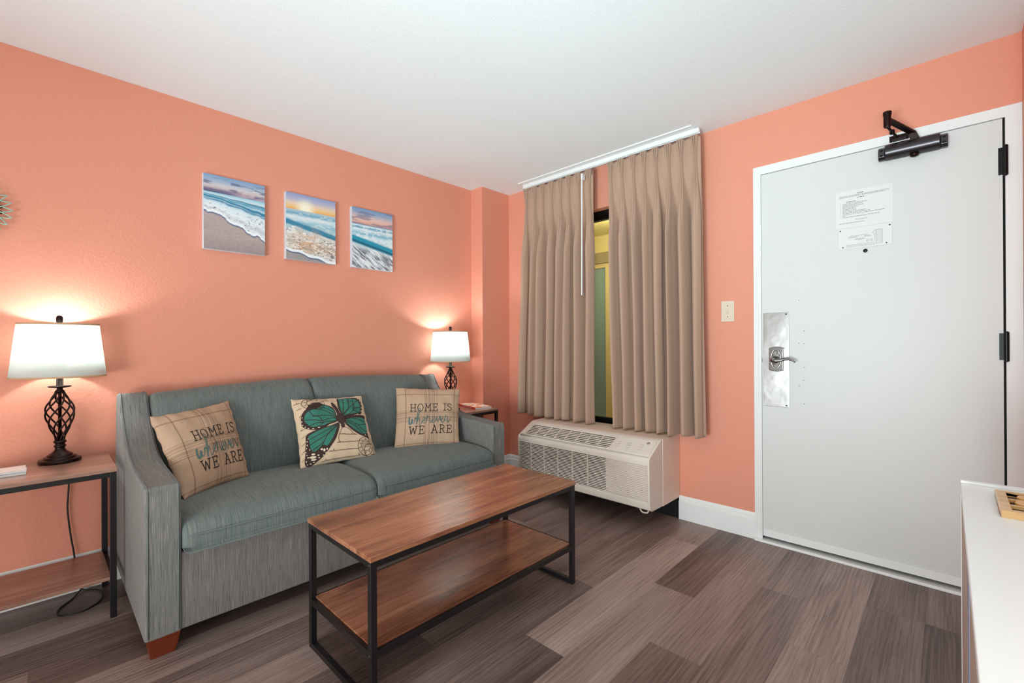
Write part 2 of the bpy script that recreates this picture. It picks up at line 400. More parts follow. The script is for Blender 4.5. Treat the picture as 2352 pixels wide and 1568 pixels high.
# ------------------------------------------------------------------ door_1 and its hardware
door = D.objects.new('door_1', None); C.objects.link(door); door.location = (0, -2.45, .02); door['kind'] = 'structure'
SX = -.006
mb = MB().box(SX, .038, DY0-.0006, DY1+.007, .03, DZ-.002); mb.build('door_slab', M_door, door, bevel=.0015)
mb = MB().box(SX-.006, SX, DY0-.006, DY1+.012, .032, .072); mb.build('door_sweep', M_white, door, bevel=.002)
pl = MB().box(SX-.003, SX, -1.998, -2.125, .762, 1.282).build('lock_plate', M_steel, door, bevel=.002); pl['label'] = 'tall brushed steel plate behind the lever'
s = MB()
for y, z in ((-2.112, 1.271), (-2.112, .772)):
    s.lathe([(.0045, 0), (.0045, .002), (.002, .003)], (0, 0, 0), 12)
    k = len(s.v)-36
    s.v[k:] = [(SX-.003-vz, y+vx, z+vy) for vx, vy, vz in s.v[k:]]
    s.build('plate_screw', M_screw, pl, smooth=True); s = MB()
# escutcheon: arched box with raised oval
def arch(y0, y1, z0, z1, bow, n=10):
    ym = (y0+y1)/2; out = []
    for i in range(n+1):
        a = i/n; out.append((y0+(y1-y0)*a, z1+bow*math.sin(math.pi*a)))
    for i in range(n+1):
        a = i/n; out.append((y1+(y0-y1)*a, z0-bow*math.sin(math.pi*a)))
    return out
lk = MB().prism(arch(-2.030, -2.103, .965, 1.085, .008), 'x', SX-.003, SX-.022).build('lock_escutcheon', M_chrome, door, bevel=.004, seg=3)
mb = MB(); pts = [(SX-.024, -2.066+.024*math.cos(a), 1.025+.052*math.sin(a)) for a in np.linspace(0, 2*math.pi, 40)]
mb.tube(pts, .004, 8, False); pts = [(SX-.0235, -2.066+.008*math.cos(a)-.004, 1.058+.014*math.sin(a)) for a in np.linspace(0, 2*math.pi, 20)]
mb.tube(pts, .002, 6, False); mb.tube([(SX-.022, -2.055, 1.0), (SX-.026, -2.062, .99), (SX-.022, -2.062, .975)], .003, 6)
mb.build('oval_rim', M_steel, lk, smooth=True)
mb = MB(); mb.lathe([(.020, 0), (.019, .012), (.013, .02), (.012, .05), (.015, .055), (.012, .062)], (0, 0, 0), 24)
mb.v = [(SX-.02-vz, -2.064+vx, 1.022+vy) for vx, vy, vz in mb.v]
lev = catmull([(SX-.072, -2.06, 1.020), (SX-.078, -2.075, 1.018), (SX-.074, -2.10, 1.021), (SX-.068, -2.125, 1.028), (SX-.062, -2.148, 1.024), (SX-.058, -2.166, 1.012)], 6)
mb.tube(lev, [.010*(1-.55*i/(len(lev)-1)) for i in range(len(lev))], 10)
mb.build('door_lever', M_chrome, door, smooth=True)
box('latch_bolt', M_chrome, door, SX, .02, -1.9905, -1.9935, 1.008, 1.028)
# peephole and old screw holes
mb = MB(); mb.lathe([(.009, 0), (.009, .004), (.005, .005)], (0, 0, 0), 20); mb.v = [(SX-vz, -2.456+vx, 1.567+vy) for vx, vy, vz in mb.v]
ph = mb.build('peephole', M_winframe, door, smooth=True)
mb = MB()
for px, py in ((606, 177), (658, 493), (607, 617), (654, 623), (661, 866), (652, 998), (610, 1056), (661, 1243)):
    X, Y = 1700+px/4.48, 650+py/4.48
    d = fw+r2*((X-1176)/1043.4)-u2*((Y-787.7)/1043.4); t_ = (SX+2.8305)/d.x; y, z = -2.7474+d.y*t_, 1.1182+d.z*t_
    k = len(mb.v); mb.lathe([(.0022, 0), (.0012, .0006)], (0, 0, 0), 10); mb.v[k:] = [(SX-vz, y+vx, z+vy) for vx, vy, vz in mb.v[k:]]
mb.build('screw_holes', M_inkd, door)
for z0, z1 in ((1.817, 1.94), (1.034, 1.155), (.25, .37)):
    mb = MB(); mb.lathe([(.004, -.004), (.0085, 0), (.0085, z1-z0), (.004, z1-z0+.004)], (SX-.010, -2.9255, z0), 16)
    mb.box(SX-.003, SX+.001, -2.905, -2.945, z0+.004, z1-.004)
    h = mb.build('hinge', M_winframe, door, bevel=.0006)
box('latch_gap', M_void, door, SX+.004, SX+.006, -2.9185, -2.9245, .03, DZ)

# door closer
cl = thing('door_closer', 'dark bronze door closer with folded arm at the top of the white door', 'door closer', (SX, -2.63, 1.98))
mb = MB(); cy0, cy1 = -2.535, -2.727; zc = 2.018
prof = [(SX, zc-.034), (SX-.035, zc-.034), (SX-.052, zc-.022), (SX-.058, zc), (SX-.052, zc+.022), (SX-.035, zc+.034), (SX, zc+.034)]
mb.prism(prof, 'y', cy0, cy1); mb.build('closer_body', M_closer, cl, bevel=.004, seg=3)
for ya, yb in ((-2.51, cy0), (cy1, -2.752)):
    ec = MB().prism([(SX, zc-.032), (SX-.026, zc-.032), (SX-.038, zc-.02), (SX-.038, zc+.016), (SX-.026, zc+.026), (SX, zc+.026)], 'y', ya, yb).build('end_cap', M_closer, cl, bevel=.003)
    for zz in (zc-.014, zc+.010):
        mb = MB(); mb.lathe([(.0052, 0), (.004, .002), (.0035, .0005)], (0, 0, 0), 14); mb.v = [(SX-.038-vz, (ya+yb)/2+vx, zz+vy) for vx, vy, vz in mb.v]; mb.build('cap_screw', M_winframe, ec)
mb = MB(); mb.lathe([(.014, 0), (.017, .006), (.015, .014), (.006, .018)], (0, 0, 0), 20); mb.v = [(SX-.03-vx, -2.64+vy, zc-.032-vz) for vx, vy, vz in mb.v]
mb.build('valve_cap', M_bronze, cl, smooth=True)
# main arm: rises from pinion, runs outwards to elbow
mb = MB(); A0 = Vector((-.045, -2.645, zc+.036)); A1 = Vector((-.06, -2.632, 2.075)); A2 = Vector((-.195, -2.556, 2.112))
def bar(m, a, b, w, t, upv=(0, 0, 1)):
    a, b = Vector(a), Vector(b); d = (b-a).normalized(); sd = d.cross(Vector(upv)).normalized()*w/2; un = sd.cross(d).normalized()*t/2
    m.add([a-sd-un, a+sd-un, a+sd+un, a-sd+un, b-sd-un, b+sd-un, b+sd+un, b-sd+un], [(0, 1, 2, 3), (7, 6, 5, 4), (0, 4, 5, 1), (1, 5, 6, 2), (2, 6, 7, 3), (3, 7, 4, 0)])
bar(mb, A0-Vector((0, 0, .01)), A1, .03, .008, (1, 0, 0)); bar(mb, A1-Vector((-.008, .004, .0)), A2, .026, .010)
mb.build('main_arm', M_bronze, cl, bevel=.002)
mb = MB(); mb.lathe([(.012, -.035), (.014, -.03), (.014, .018), (.016, .02), (.016, .034), (.012, .036)], tuple(A2), 20); mb.build('elbow_joint', M_bronze, cl, bevel=.001)
mb = MB(); mb.tube([A2+Vector((0, 0, -.03)), (-.10, -2.566, 2.085), (-.028, -2.578, 2.083)], [.006, .005, .006], 10)
mb.lathe([(.009, -.01), (.011, 0), (.009, .01)], (-.10, -2.566, 2.085), 14); mb.build('forearm_rod', M_bronze, cl, smooth=True)
MB().box(-.03, -.012, -2.558, -2.612, 2.072, 2.088).box(-.016, -.012, -2.55, -2.62, 2.066, 2.096).build('frame_bracket', M_bronze, cl, bevel=.002)

# notices on the door: small ink strokes laid on the sheet
def words(m, x, y0, y1, z, h, gap=.25):
    y = y0
    while y > y1:
        w = random.uniform(.004, .011); ye = max(y-w, y1); m.add([(x, y, z), (x, ye, z), (x, ye, z+h), (x, y, z+h)], [(0, 1, 2, 3)]); y = ye-.0022
no = thing('door_notice', 'white laminated sheet of small printed rules on the door above the floor plan', 'notice', (SX, -2.45, 1.70))
box('sheet', M_paper, no, SX-.0015, SX, -2.337, -2.561, 1.692, 1.876)
m = MB(); m2 = MB(); xx = SX-.0021; zz = 1.862
words(m2, xx, -2.425, -2.452, 1.858, .0028)
for i, z in enumerate((1.850, 1.845)): words(m, xx, -2.352, -2.548+i*.016, z, .0022)
words(m2, xx, -2.424, -2.452, 1.836, .0028); words(m2, xx, -2.382, -2.42, 1.820, .0026)
for i, L in enumerate((.10, .08, .085, .06, .055, .055, .095, .11, .165, .012, .145)):
    words(m, xx, -2.366, -2.366-L, 1.812-i*.0068, .0024)
    if i != 9: m.add([(xx, -2.357, 1.812-i*.0068), (xx, -2.3585, 1.812-i*.0068), (xx, -2.3585, 1.8145-i*.0068), (xx, -2.357, 1.8145-i*.0068)], [(0, 1, 2, 3)])
words(m, xx, -2.42, -2.466, 1.727, .0022); words(m, xx, -2.352, -2.452, 1.714, .0022)
m.build('printed_text', M_ink, no); m2.build('printed_heading', M_inkd, no)
pn = thing('floor_plan_plate', 'small screwed evacuation plan plate on the door between the notice and peephole', 'notice', (SX, -2.45, 1.58))
box('plate', M_paper, pn, SX-.003, SX, -2.347, -2.558, 1.585, 1.688, bevel=.001)
m = MB(); xx = SX-.0036
def ln(m, a, b, w=.0009):
    (y0, z0), (y1, z1) = a, b; d = Vector((y1-y0, z1-z0)); n = Vector((-d.y, d.x)).normalized()*w/2
    m.add([(xx, y0+n.x, z0+n.y), (xx, y1+n.x, z1+n.y), (xx, y1-n.x, z1-n.y), (xx, y0-n.x, z0-n.y)], [(0, 1, 2, 3)])
def rect(m, y0, y1, z0, z1):
    ln(m, (y0, z0), (y1, z0)); ln(m, (y1, z0), (y1, z1)); ln(m, (y1, z1), (y0, z1)); ln(m, (y0, z1), (y0, z0))
rect(m, -2.497, -2.521, 1.596, 1.664)
for i in range(13): ln(m, (-2.497, 1.601+i*.005), (-2.521, 1.601+i*.005), .0007)
ln(m, (-2.491, 1.61), (-2.491, 1.645)); ln(m, (-2.491, 1.645), (-2.484, 1.652)); ln(m, (-2.484, 1.652), (-2.49, 1.662)); ln(m, (-2.49, 1.662), (-2.497, 1.66))
rect(m, -2.382, -2.49, 1.594, 1.603)
for i in range(13): ln(m, (-2.388-i*.0075, 1.603), (-2.394-i*.0075, 1.594), .0007)
for yy in (-2.463, -2.478): rect(m, yy, yy-.006, 1.610, 1.622); ln(m, (yy, 1.616), (yy-.006, 1.616), .0007)
words(m, xx, -2.397, -2.466, 1.646, .0018); words(m, xx, -2.39, -2.43, 1.6415, .0015); words(m, xx, -2.39, -2.422, 1.638, .0015); words(m, xx, -2.452, -2.478, 1.6405, .0015); words(m, xx, -2.452, -2.478, 1.637, .0015)
words(m, xx, -2.42, -2.45, 1.631, .0015); words(m, xx, -2.414, -2.457, 1.6275, .0015); words(m, xx, -2.426, -2.444, 1.624, .0015)
m.build('printed_plan', M_ink, pn)
for (y, z) in ((-2.356, 1.679), (-2.549, 1.678), (-2.366, 1.594), (-2.537, 1.594)):
    mb = MB(); mb.lathe([(.0035, 0), (.003, .0015), (.001, .002)], (0, 0, 0), 12); mb.v = [(SX-.003-vz, y+vx, z+vy) for vx, vy, vz in mb.v]; mb.build('screw', M_screw, pn, smooth=True)

# light switch
sw = thing('light_switch', 'ivory toggle light switch on the coral wall between curtain and door', 'light switch', (0, -1.807, 1.24))
box('wall_plate', M_ivory, sw, -.006, 0, -1.770, -1.844, 1.241, 1.364, bevel=.003)
MB().frustum((-.008, -.004, -1.800, -1.814, 1.288), (-.016, -.006, -1.802, -1.812, 1.312)).box(-.007, -.004, -1.799, -1.815, 1.286, 1.318).build('toggle', M_ivory, sw, bevel=.001)
for z in (1.27, 1.334):
    mb = MB(); mb.lathe([(.003, 0), (.002, .0012)], (0, 0, 0), 10); mb.v = [(-.006-vz, -1.807+vx, z+vy) for vx, vy, vz in mb.v]; mb.build('screw', M_screw, sw)

# ------------------------------------------------------------------ packaged air conditioner under the window
AY0, AY1 = -.478, -1.508
ac = thing('air_conditioner', 'ivory wall air conditioner with slatted front under the window', 'air conditioner', (-.2, -.99, .13))
MB().prism([(-.0, .135), (-.238, .135), (-.238, .537), (0, .541)], 'y', AY0+.004, AY1-.002).build('sleeve', M_acside, ac, bevel=.004)
fr = [(-.242, .137), (-.372, .140), (-.390, .150), (-.402, .185), (-.408, .430), (-.405, .445), (-.394, .456), (-.262, .531), (-.250, .536), (-.242, .536)]
# end caps left and right plus rails between keep the grille really open
for ya_, yb_ in ((AY1, AY1+.012), (AY0, AY0-.012)): MB().prism(fr, 'y', ya_, yb_).build('end_cap', M_ac, ac, bevel=.002)
EY0, EY1 = AY0-.0115, AY1+.0115
mb = MB()
def strip(m, p, q, y0=AY0, y1=AY1, t=.006):     # slab following profile edge p-q
    a, b = Vector((p[0], 0, p[1])), Vector((q[0], 0, q[1])); d = (b-a).normalized(); n = Vector((-d.z, 0, d.x))
    if n.x > 0 and abs(n.x) > .3: n = -n
    if n.z < 0 and abs(n.x) <= .3: n = -n
    a2, b2 = a-n*t, b-n*t
    m.prism([(a.x, a.z), (b.x, b.z), (b2.x, b2.z), (a2.x, a2.z)], 'y', y0, y1)
mb.prism([(-.242, .137), (-.372, .140), (-.390, .150), (-.402, .185), (-.4025, .200), (-.39, .2), (-.38, .16), (-.242, .15)], 'y', EY0, EY1)
mb.prism([(-.4075, .412), (-.408, .430), (-.405, .445), (-.394, .456), (-.380, .448), (-.395, .43), (-.395, .412)], 'y', EY0, EY1)
SL0 = Vector((-.394, 0, .456)); SL1 = Vector((-.262, 0, .531)); sd = (SL1-SL0); sn = Vector((-sd.z, 0, sd.x)).normalized()
def sl(t, h=0): p = SL0+sd*t+sn*h; return (p.x, p.z)
mb.prism([sl(0), sl(.13), sl(.13, -.01), sl(0, -.01)], 'y', EY0, EY1)
mb.prism([sl(.86), sl(1), (-.250, .536), (-.242, .536), (-.242, .52), sl(.86, -.01)], 'y', EY0, EY1)
VY0, VY1 = -.525, -1.218
mb.prism([sl(.13), sl(.86), sl(.86, -.01), sl(.13, -.01)], 'y', EY0, VY0)
mb.prism([sl(.13), sl(.86), sl(.86, -.01), sl(.13, -.01)], 'y', VY1, EY1)
mb.build('front_cover', M_ac, ac, bevel=.0015)
# inner dark core
MB().prism([(-.245, .15), (-.375, .16), (-.392, .20), (-.396, .42), (-.378, .448), (-.26, .512), (-.245, .515)], 'y', AY0-.014, -1.2135).build('dark_core', M_acdark, ac)
MB().prism([(-.245, .15), (-.375, .16), (-.3965, .19), (-.4015, .42), (-.378, .440), (-.26, .51), (-.245, .515)], 'y', -1.2135, AY1+.0118).build('blank_panel', M_ac, ac)
mb = MB(); n = 21
for i in range(n):
    z = .2045+i*(.2065/(n-1)); x = -.4025-(z-.2)*.022
    mb.box(x-.0015, x+.009, EY0, EY1, z-.0026, z+.0026)
for y in (-.60, -.72, -.84, -.96, -1.08): mb.prism([(-.3995, .2), (-.394, .2), (-.398, .412), (-.4045, .412)], 'y', y-.004, y+.004)
mb.build('front_slats', M_ac, ac, bevel=.001, seg=1)
mb = MB()
for i in range(7):
    t = .17+i*.108; mb.prism([sl(t, .0), sl(t+.035, .001), sl(t+.055, -.008), sl(t+.02, -.009)], 'y', VY0, VY1)
for k in range(1, 8):
    y = VY0+(VY1-VY0)*k/8; mb.prism([sl(.13, .0012), sl(.86, .0012), sl(.86, -.006), sl(.13, -.006)], 'y', y-.002, y+.002)
mb.build('top_vent', M_ac, ac)
vr = MB()
def slp(t, y, h): p = SL0+sd*t+sn*h; return (p.x, y, p.z)
def rr(t0, t1, y0, y1, h):   # y0 > y1
    R, ry = (t1-t0)*.22, .018; P = []
    for tc_, yc, a0 in ((t1-R, y0-ry, 0), (t0+R, y0-ry, 90), (t0+R, y1+ry, 180), (t1-R, y1+ry, 270)):
        for k in range(7):
            a = math.radians(a0+k*15); P.append(slp(tc_+R*math.cos(a), yc+ry*math.sin(a), h))
    P.append(P[0]); return P
vr.tube(rr(.10, .92, VY0+.006, VY1-.006, .001), .0022, 6, False); vr.build('vent_rim', M_ac, ac, smooth=True)
cp = MB(); P = rr(.06, .94, -1.238, -1.492, .0045)[:-1]; Q = rr(.06, .94, -1.238, -1.492, -.004)[:-1]; n = len(P)
cp.add(P+Q, [tuple(range(n)), tuple(range(n, 2*n))[::-1]]+[(i, (i+1) % n, n+(i+1) % n, n+i) for i in range(n)])
cpo = cp.build('control_panel', mat('control_panel_ivory', 'E4DACD', .35), ac, bevel=.002)
mk = MB()
def quad_sl(t, y, dt, dy): mk.add([slp(t, y, .0049), slp(t+dt, y, .0049), slp(t+dt, y-dy, .0049), slp(t, y-dy, .0049)], [(0, 1, 2, 3)])
for y in (-1.262, -1.334, -1.412):
    for dt in (.28, .42, .56): quad_sl(dt, y, .05, .004); quad_sl(dt, y-.010, .05, .004); quad_sl(dt, y+.010, .03, .003)
mk.tube([slp(.52+.09*math.cos(a), -1.335+.012*math.sin(a), .0052) for a in np.linspace(0, 6.283, 20)], .0006, 5, False)
mk.build('button_marks', mat('faint_mark', 'A9A096', .6), cpo)
lg = MB(); n = 20; lg.add([slp(.74+.075*math.cos(a), -1.449+.0105*math.sin(a), .0052) for a in np.linspace(0, 6.283, n+1)[:-1]], [tuple(range(n))])
lgo = lg.build('round_logo', mat('logo_grey', '6D6A66', .4), cpo)
lg = MB()
for r_, a0, a1 in ((.055, 0, 6.28), (.028, .6, 5.2)): lg.tube([slp(.74+r_*math.cos(a), -1.449+r_*.14*math.sin(a), .0056) for a in np.linspace(a0, a1, 18)], .0005, 5, False)
lg.build('logo_mark', M_ac, cpo)
mb = MB().tube(catmull([(-.33, -1.40, .145), (-.335, -1.42, .112), (-.33, -1.45, .108), (-.325, -1.462, .125), (-.32, -1.46, .145)], 6), .005, 8)
mb.build('power_cord', M_acside, ac, smooth=True)

# ------------------------------------------------------------------ curtains
def curtain(label, y0, y1, npl, seed, b0, b1, wand=False):
    R = random.Random(seed); ZT, ZB = 2.352, .553
    root = thing('curtain', label, 'curtain', (-.1, (y0+y1)/2, ZB), 'pleated curtains at the window')
    Wd = abs(y1-y0); m0 = .045; cs = [m0+(1-2*m0)*i/(npl-1)+R.uniform(-.01, .01) for i in range(npl)]
    amp = [R.uniform(.8, 1.25) for _ in cs]; dr = [R.uniform(-.018, .018) for _ in cs]; dep = [R.uniform(.6, 1.2) for _ in range(npl+1)]
    cols = []                       # (kind, k, p)
    for k in range(npl+1):
        nb = 10
        for i in range(nb): cols.append(('b', k, i/nb))
        if k < npl:
            for i in range(24): cols.append(('p', k, -1+2*i/24))
    cols.append(('b', npl, 1.0))
    zs = [0, .01, .03, .055, .075, .095, .115, .14, .17, .21, .26, .33, .42, .55, .7, .85, 1.0, 1.2, 1.4, 1.6, 1.72, 1.735, 1.75, 1.775, 1.8]
    def pt(col, d):
        kd, k, p = col; z = ZT-d; q = min(max((d-.1)/.45, 0), 1); q = q*q*(3-2*q); Fz = d/1.8
        def yc(k):
            if k < 0: return 0.0
            if k >= npl: return 1.0
            return cs[k]+dr[k]*Fz
        sp = 1/(npl)
        if d < .1: w = .022-.014*(d/.1)
        else: w = .008+q*(sp*Wd*(.30+.07*math.sin(k*2.3+seed))-.008)
        w = w/Wd
        if kd == 'p':
            f3 = -.040*abs(math.cos(1.5*math.pi*p))**.8*(1-.45*min(d/.1, 1)); f1 = -(.018+.042*q*amp[k])*math.cos(math.pi*p/2)**.8
            x = f3*(1-q)+f1*q; s = yc(k)+w*p*(1+.25*q*math.sin(k*2.1+Fz*2))
        else:
            a = yc(k-1)+(w if k > 0 else 0); b = yc(k)-(w if k < npl else 0)
            s = a+(b-a)*p; bow = .006*math.sin(math.pi*p)*(1-q)*(-1)
            x = bow+q*(.060*dep[k]*math.sin(math.pi*p)**.6) if 0 < k < npl else q*.012*math.sin(math.pi*p)
        x += .004*math.sin(7*s*Wd*3+d*5+seed)*q
        ya = y0+(b0-y0)*Fz; yb = y1+(b1-y1)*Fz
        z2 = z-.004*math.sin(s*31+seed)*Fz
        return (-.098+x, ya+(yb-ya)*s, z2)
    mb = MB(); n = len(zs)
    mb.add([pt(c, d) for c in cols for d in zs], [(i*n+j, (i+1)*n+j, (i+1)*n+j+1, i*n+j+1) for i in range(len(cols)-1) for j in range(n-1)])
    pn_ = mb.build('drape', M_curtain, root, smooth=True, solid=.0025)
    hm = MB(); pts = [Vector(pt(c, 1.722))+Vector((-.0015, 0, 0)) for c in cols][::2]; hm.tube(pts, .0009, 5); hm.build('hem_stitch', M_curtain, root, smooth=True)
    for k, c in enumerate(cs):
        y = y0+(y1-y0)*c; box('curtain_hook', M_white, root, -.100, -.096, y-.002, y+.002, 2.345, 2.366)
    if wand:
        wy = y1+.062; w = MB().tube([(-.150, wy, 2.29), (-.152, wy, 2.0), (-.153, wy+.004, 1.46)], .0045, 8); w.box(-.152, -.12, wy-.006, wy+.006, 2.285, 2.325)
        wo = w.build('pull_wand', M_white, root, smooth=False); wo['label'] = 'thin white pull wand hanging on the left curtain'
    return root
curtain('narrower taupe pleated curtain left of the window gap, with the white wand', -.285, -.935, 8, 3, -.215, -.925, True)
curtain('wider taupe pleated curtain right of the window gap, nearest the door', -1.055, -1.69, 8, 11, -1.085, -1.712)
tr = thing('curtain_track', 'white curtain track on its ceiling board above the window', 'curtain track', (-.1, -.96, 2.366))
box('mounting_board', M_white, tr, -.160, -.03, -.262, -1.66, 2.397, H)
MB().box(-.112, -.088, -.27, -1.685, 2.380, 2.3975).box(-.112, -.109, -.27, -1.685, 2.370, 2.382).box(-.091, -.088, -.27, -1.685, 2.370, 2.382).build('rail', M_white, tr, bevel=.001)

# ------------------------------------------------------------------ sofa
sx0, sx1 = -2.58, -.803; AW = .108
sofa = thing('sofa', 'teal grey streaked two seat sofa against the coral wall', 'sofa', (-1.69, -.32, 0))
ARM = [(0.055, .893), (.0, .893), (-.03, .86), (-.06, .815), (-.12, .762), (-.20, .708), (-.30, .660), (-.42, .636), (-.58, .626), (-.728, .618)]
ARMs = catmull(ARM, 4)
def arm(x0, x1):
    poly = [(-.735, .082), (.10, .082), (.10, .60), (.062, .885)]+ARMs+[(-.735, .612)]
    o = MB().prism(poly, 'x', x0, x1).build('armrest', M_sofag, sofa, bevel=.012, seg=3)
    for x in (x0+.010, x1-.010):
        pts = [(x, y-.001, z+.0015) for y, z in ARMs]; pts += [(x, -.7365, .605), (x, -.737, .35), (x, -.737, .095)]
        MB().tube(pts, .0018, 6).build('piping', M_pipe, o, smooth=True)
    return o
arm(sx0, sx0+AW); arm(sx1-AW, sx1)
xa, xb, xm = sx0+AW, sx1-AW, -1.694
MB().box(xa-.004, xb+.004, -.728, -.05, .082, .365).build('seat_base', M_sofab, sofa, bevel=.008)
MB().prism([(.10, .12), (-.08, .12), (-.03, .80), (.0, .875), (.06, .875)], 'x', xa-.004, xb+.004).build('back_frame', M_sofag, sofa, bevel=.01)
def seat(x0, x1):
    prof = [(-.15, .366), (-.735, .366), (-.752, .375), (-.757, .395), (-.755, .420), (-.750, .440), (-.735, .458), (-.70, .472), (-.62, .481), (-.45, .483), (-.28, .474), (-.17, .460), (-.145, .43), (-.15, .366)]
    P = catmull(prof[:-1]+[prof[-1]], 4); n = len(P); mb = MB(); nx = 40
    def f(i, j):
        u = i; y, z = P[j]
        e = min(u, 1-u)*(x1-x0); r = .028; k = 1 if e >= r else math.sqrt(max(0, 1-(1-e/r)**2))
        cy, cz = -.45, .415; s_ = .90+.10*k
        cr = .015*(1-(2*u-1)**4)*max(0, (z-.43)/.05)*(1 if y > -.75 else 0)*max(0, 1-((y+.45)/.36)**4)
        return (x0+(x1-x0)*u, cy+(y-cy)*(1-.035*(1-k)), cz+(z-cz)*(.72+.28*k)+cr)
    us = [0, .003, .008, .016, .026, .038]+[.06+.88*i/20 for i in range(21)]+[.962, .974, .984, .992, .997, 1]
    vs = [f(u, j) for u in us for j in range(n)]
    fs = [(a*n+j, (a+1)*n+j, (a+1)*n+j+1, a*n+j+1) for a in range(len(us)-1) for j in range(n-1)]
    fs += [tuple(range(n-1)), tuple((len(us)-1)*n+j for j in range(n-1))[::-1]]
    mb.add(vs, fs); o = mb.build('seat_cushion', M_sofa, sofa, smooth=True)
    pp = catmull([(x0+.014, -.60, .424), (x0+.010, -.72, .424), (x0+.022, -.752, .424), (x0+.06, -.7575, .424), ((x0+x1)/2, -.7585, .424), (x1-.06, -.7575, .424), (x1-.022, -.752, .424), (x1-.010, -.72, .424), (x1-.014, -.60, .424)], 5)
    MB().tube(pp, .0030, 8).build('piping', M_pipe, o, smooth=True); return o
seat(xa+.002, xm-.003); seat(xm+.003, xb-.002)
def backc(x0, x1, z0, z1):
    def top(u): return z0+(z1-z0)*math.sin(u*math.pi/2) if z1 > z0 else z1+(z0-z1)*math.cos(u*math.pi/2)
    base = [(-.20, .44), (-.205, .48), (-.190, .58), (-.160, .70), (-.120, .80), (-.085, .855), (-.045, .888), (-.0, .900), (.04, .897), (.062, .88), (.07, .83)]
    P = catmull(base, 4); n = len(P); mb = MB()
    us = [0, .004, .01, .02, .035, .05]+[.08+.84*i/20 for i in range(21)]+[.95, .965, .98, .99, .996, 1]
    def f(u, j):
        y, z = P[j]; e = min(u, 1-u)*(x1-x0); r = .035; k = 1 if e >= r else math.sqrt(max(0, 1-(1-e/r)**2))
        bl = .012*(1-(2*u-1)**2)*math.sin(math.pi*min(1, j/(n*.6)))
        zz = z+(top(u)-.900)*max(0, (z-.44)/.46) - .018*(1-k)*(1 if j > n*.5 else 0)
        return (x0+(x1-x0)*u, y-bl+.030*(1-k)*(1 if j < n*.75 else 0), zz)
    vs = [f(u, j) for u in us for j in range(n)]; fs = [(a*n+j, (a+1)*n+j, (a+1)*n+j+1, a*n+j+1) for a in range(len(us)-1) for j in range(n-1)]
    fs += [tuple(range(n))[::-1], tuple((len(us)-1)*n+j for j in range(n))]; mb.add(vs, fs)
    o = mb.build('back_cushion', M_sofa, sofa, smooth=True)
    return o
backc(xa+.006, -1.727, .888, .921); backc(-1.725, xb-.010, .921, .896)
for x0, x1, ix in ((sx0, sx0+AW, 1), (sx1-AW, sx1, -1)):
    for ya, yb, fy in ((-.722, -.64, 1), (.0, .08, -1)):
        xo0, xo1 = x0+.008, x1+.0
        yy0, yy1 = (ya+.018, yb) if fy == 1 else (ya, yb-.018)
        MB().frustum((xo0+.014, xo1-.014, yy0+.004, yy1-.01, 0), (xo0, xo1, ya, yb, .084)).build('leg', M_legwood, sofa, bevel=.002)

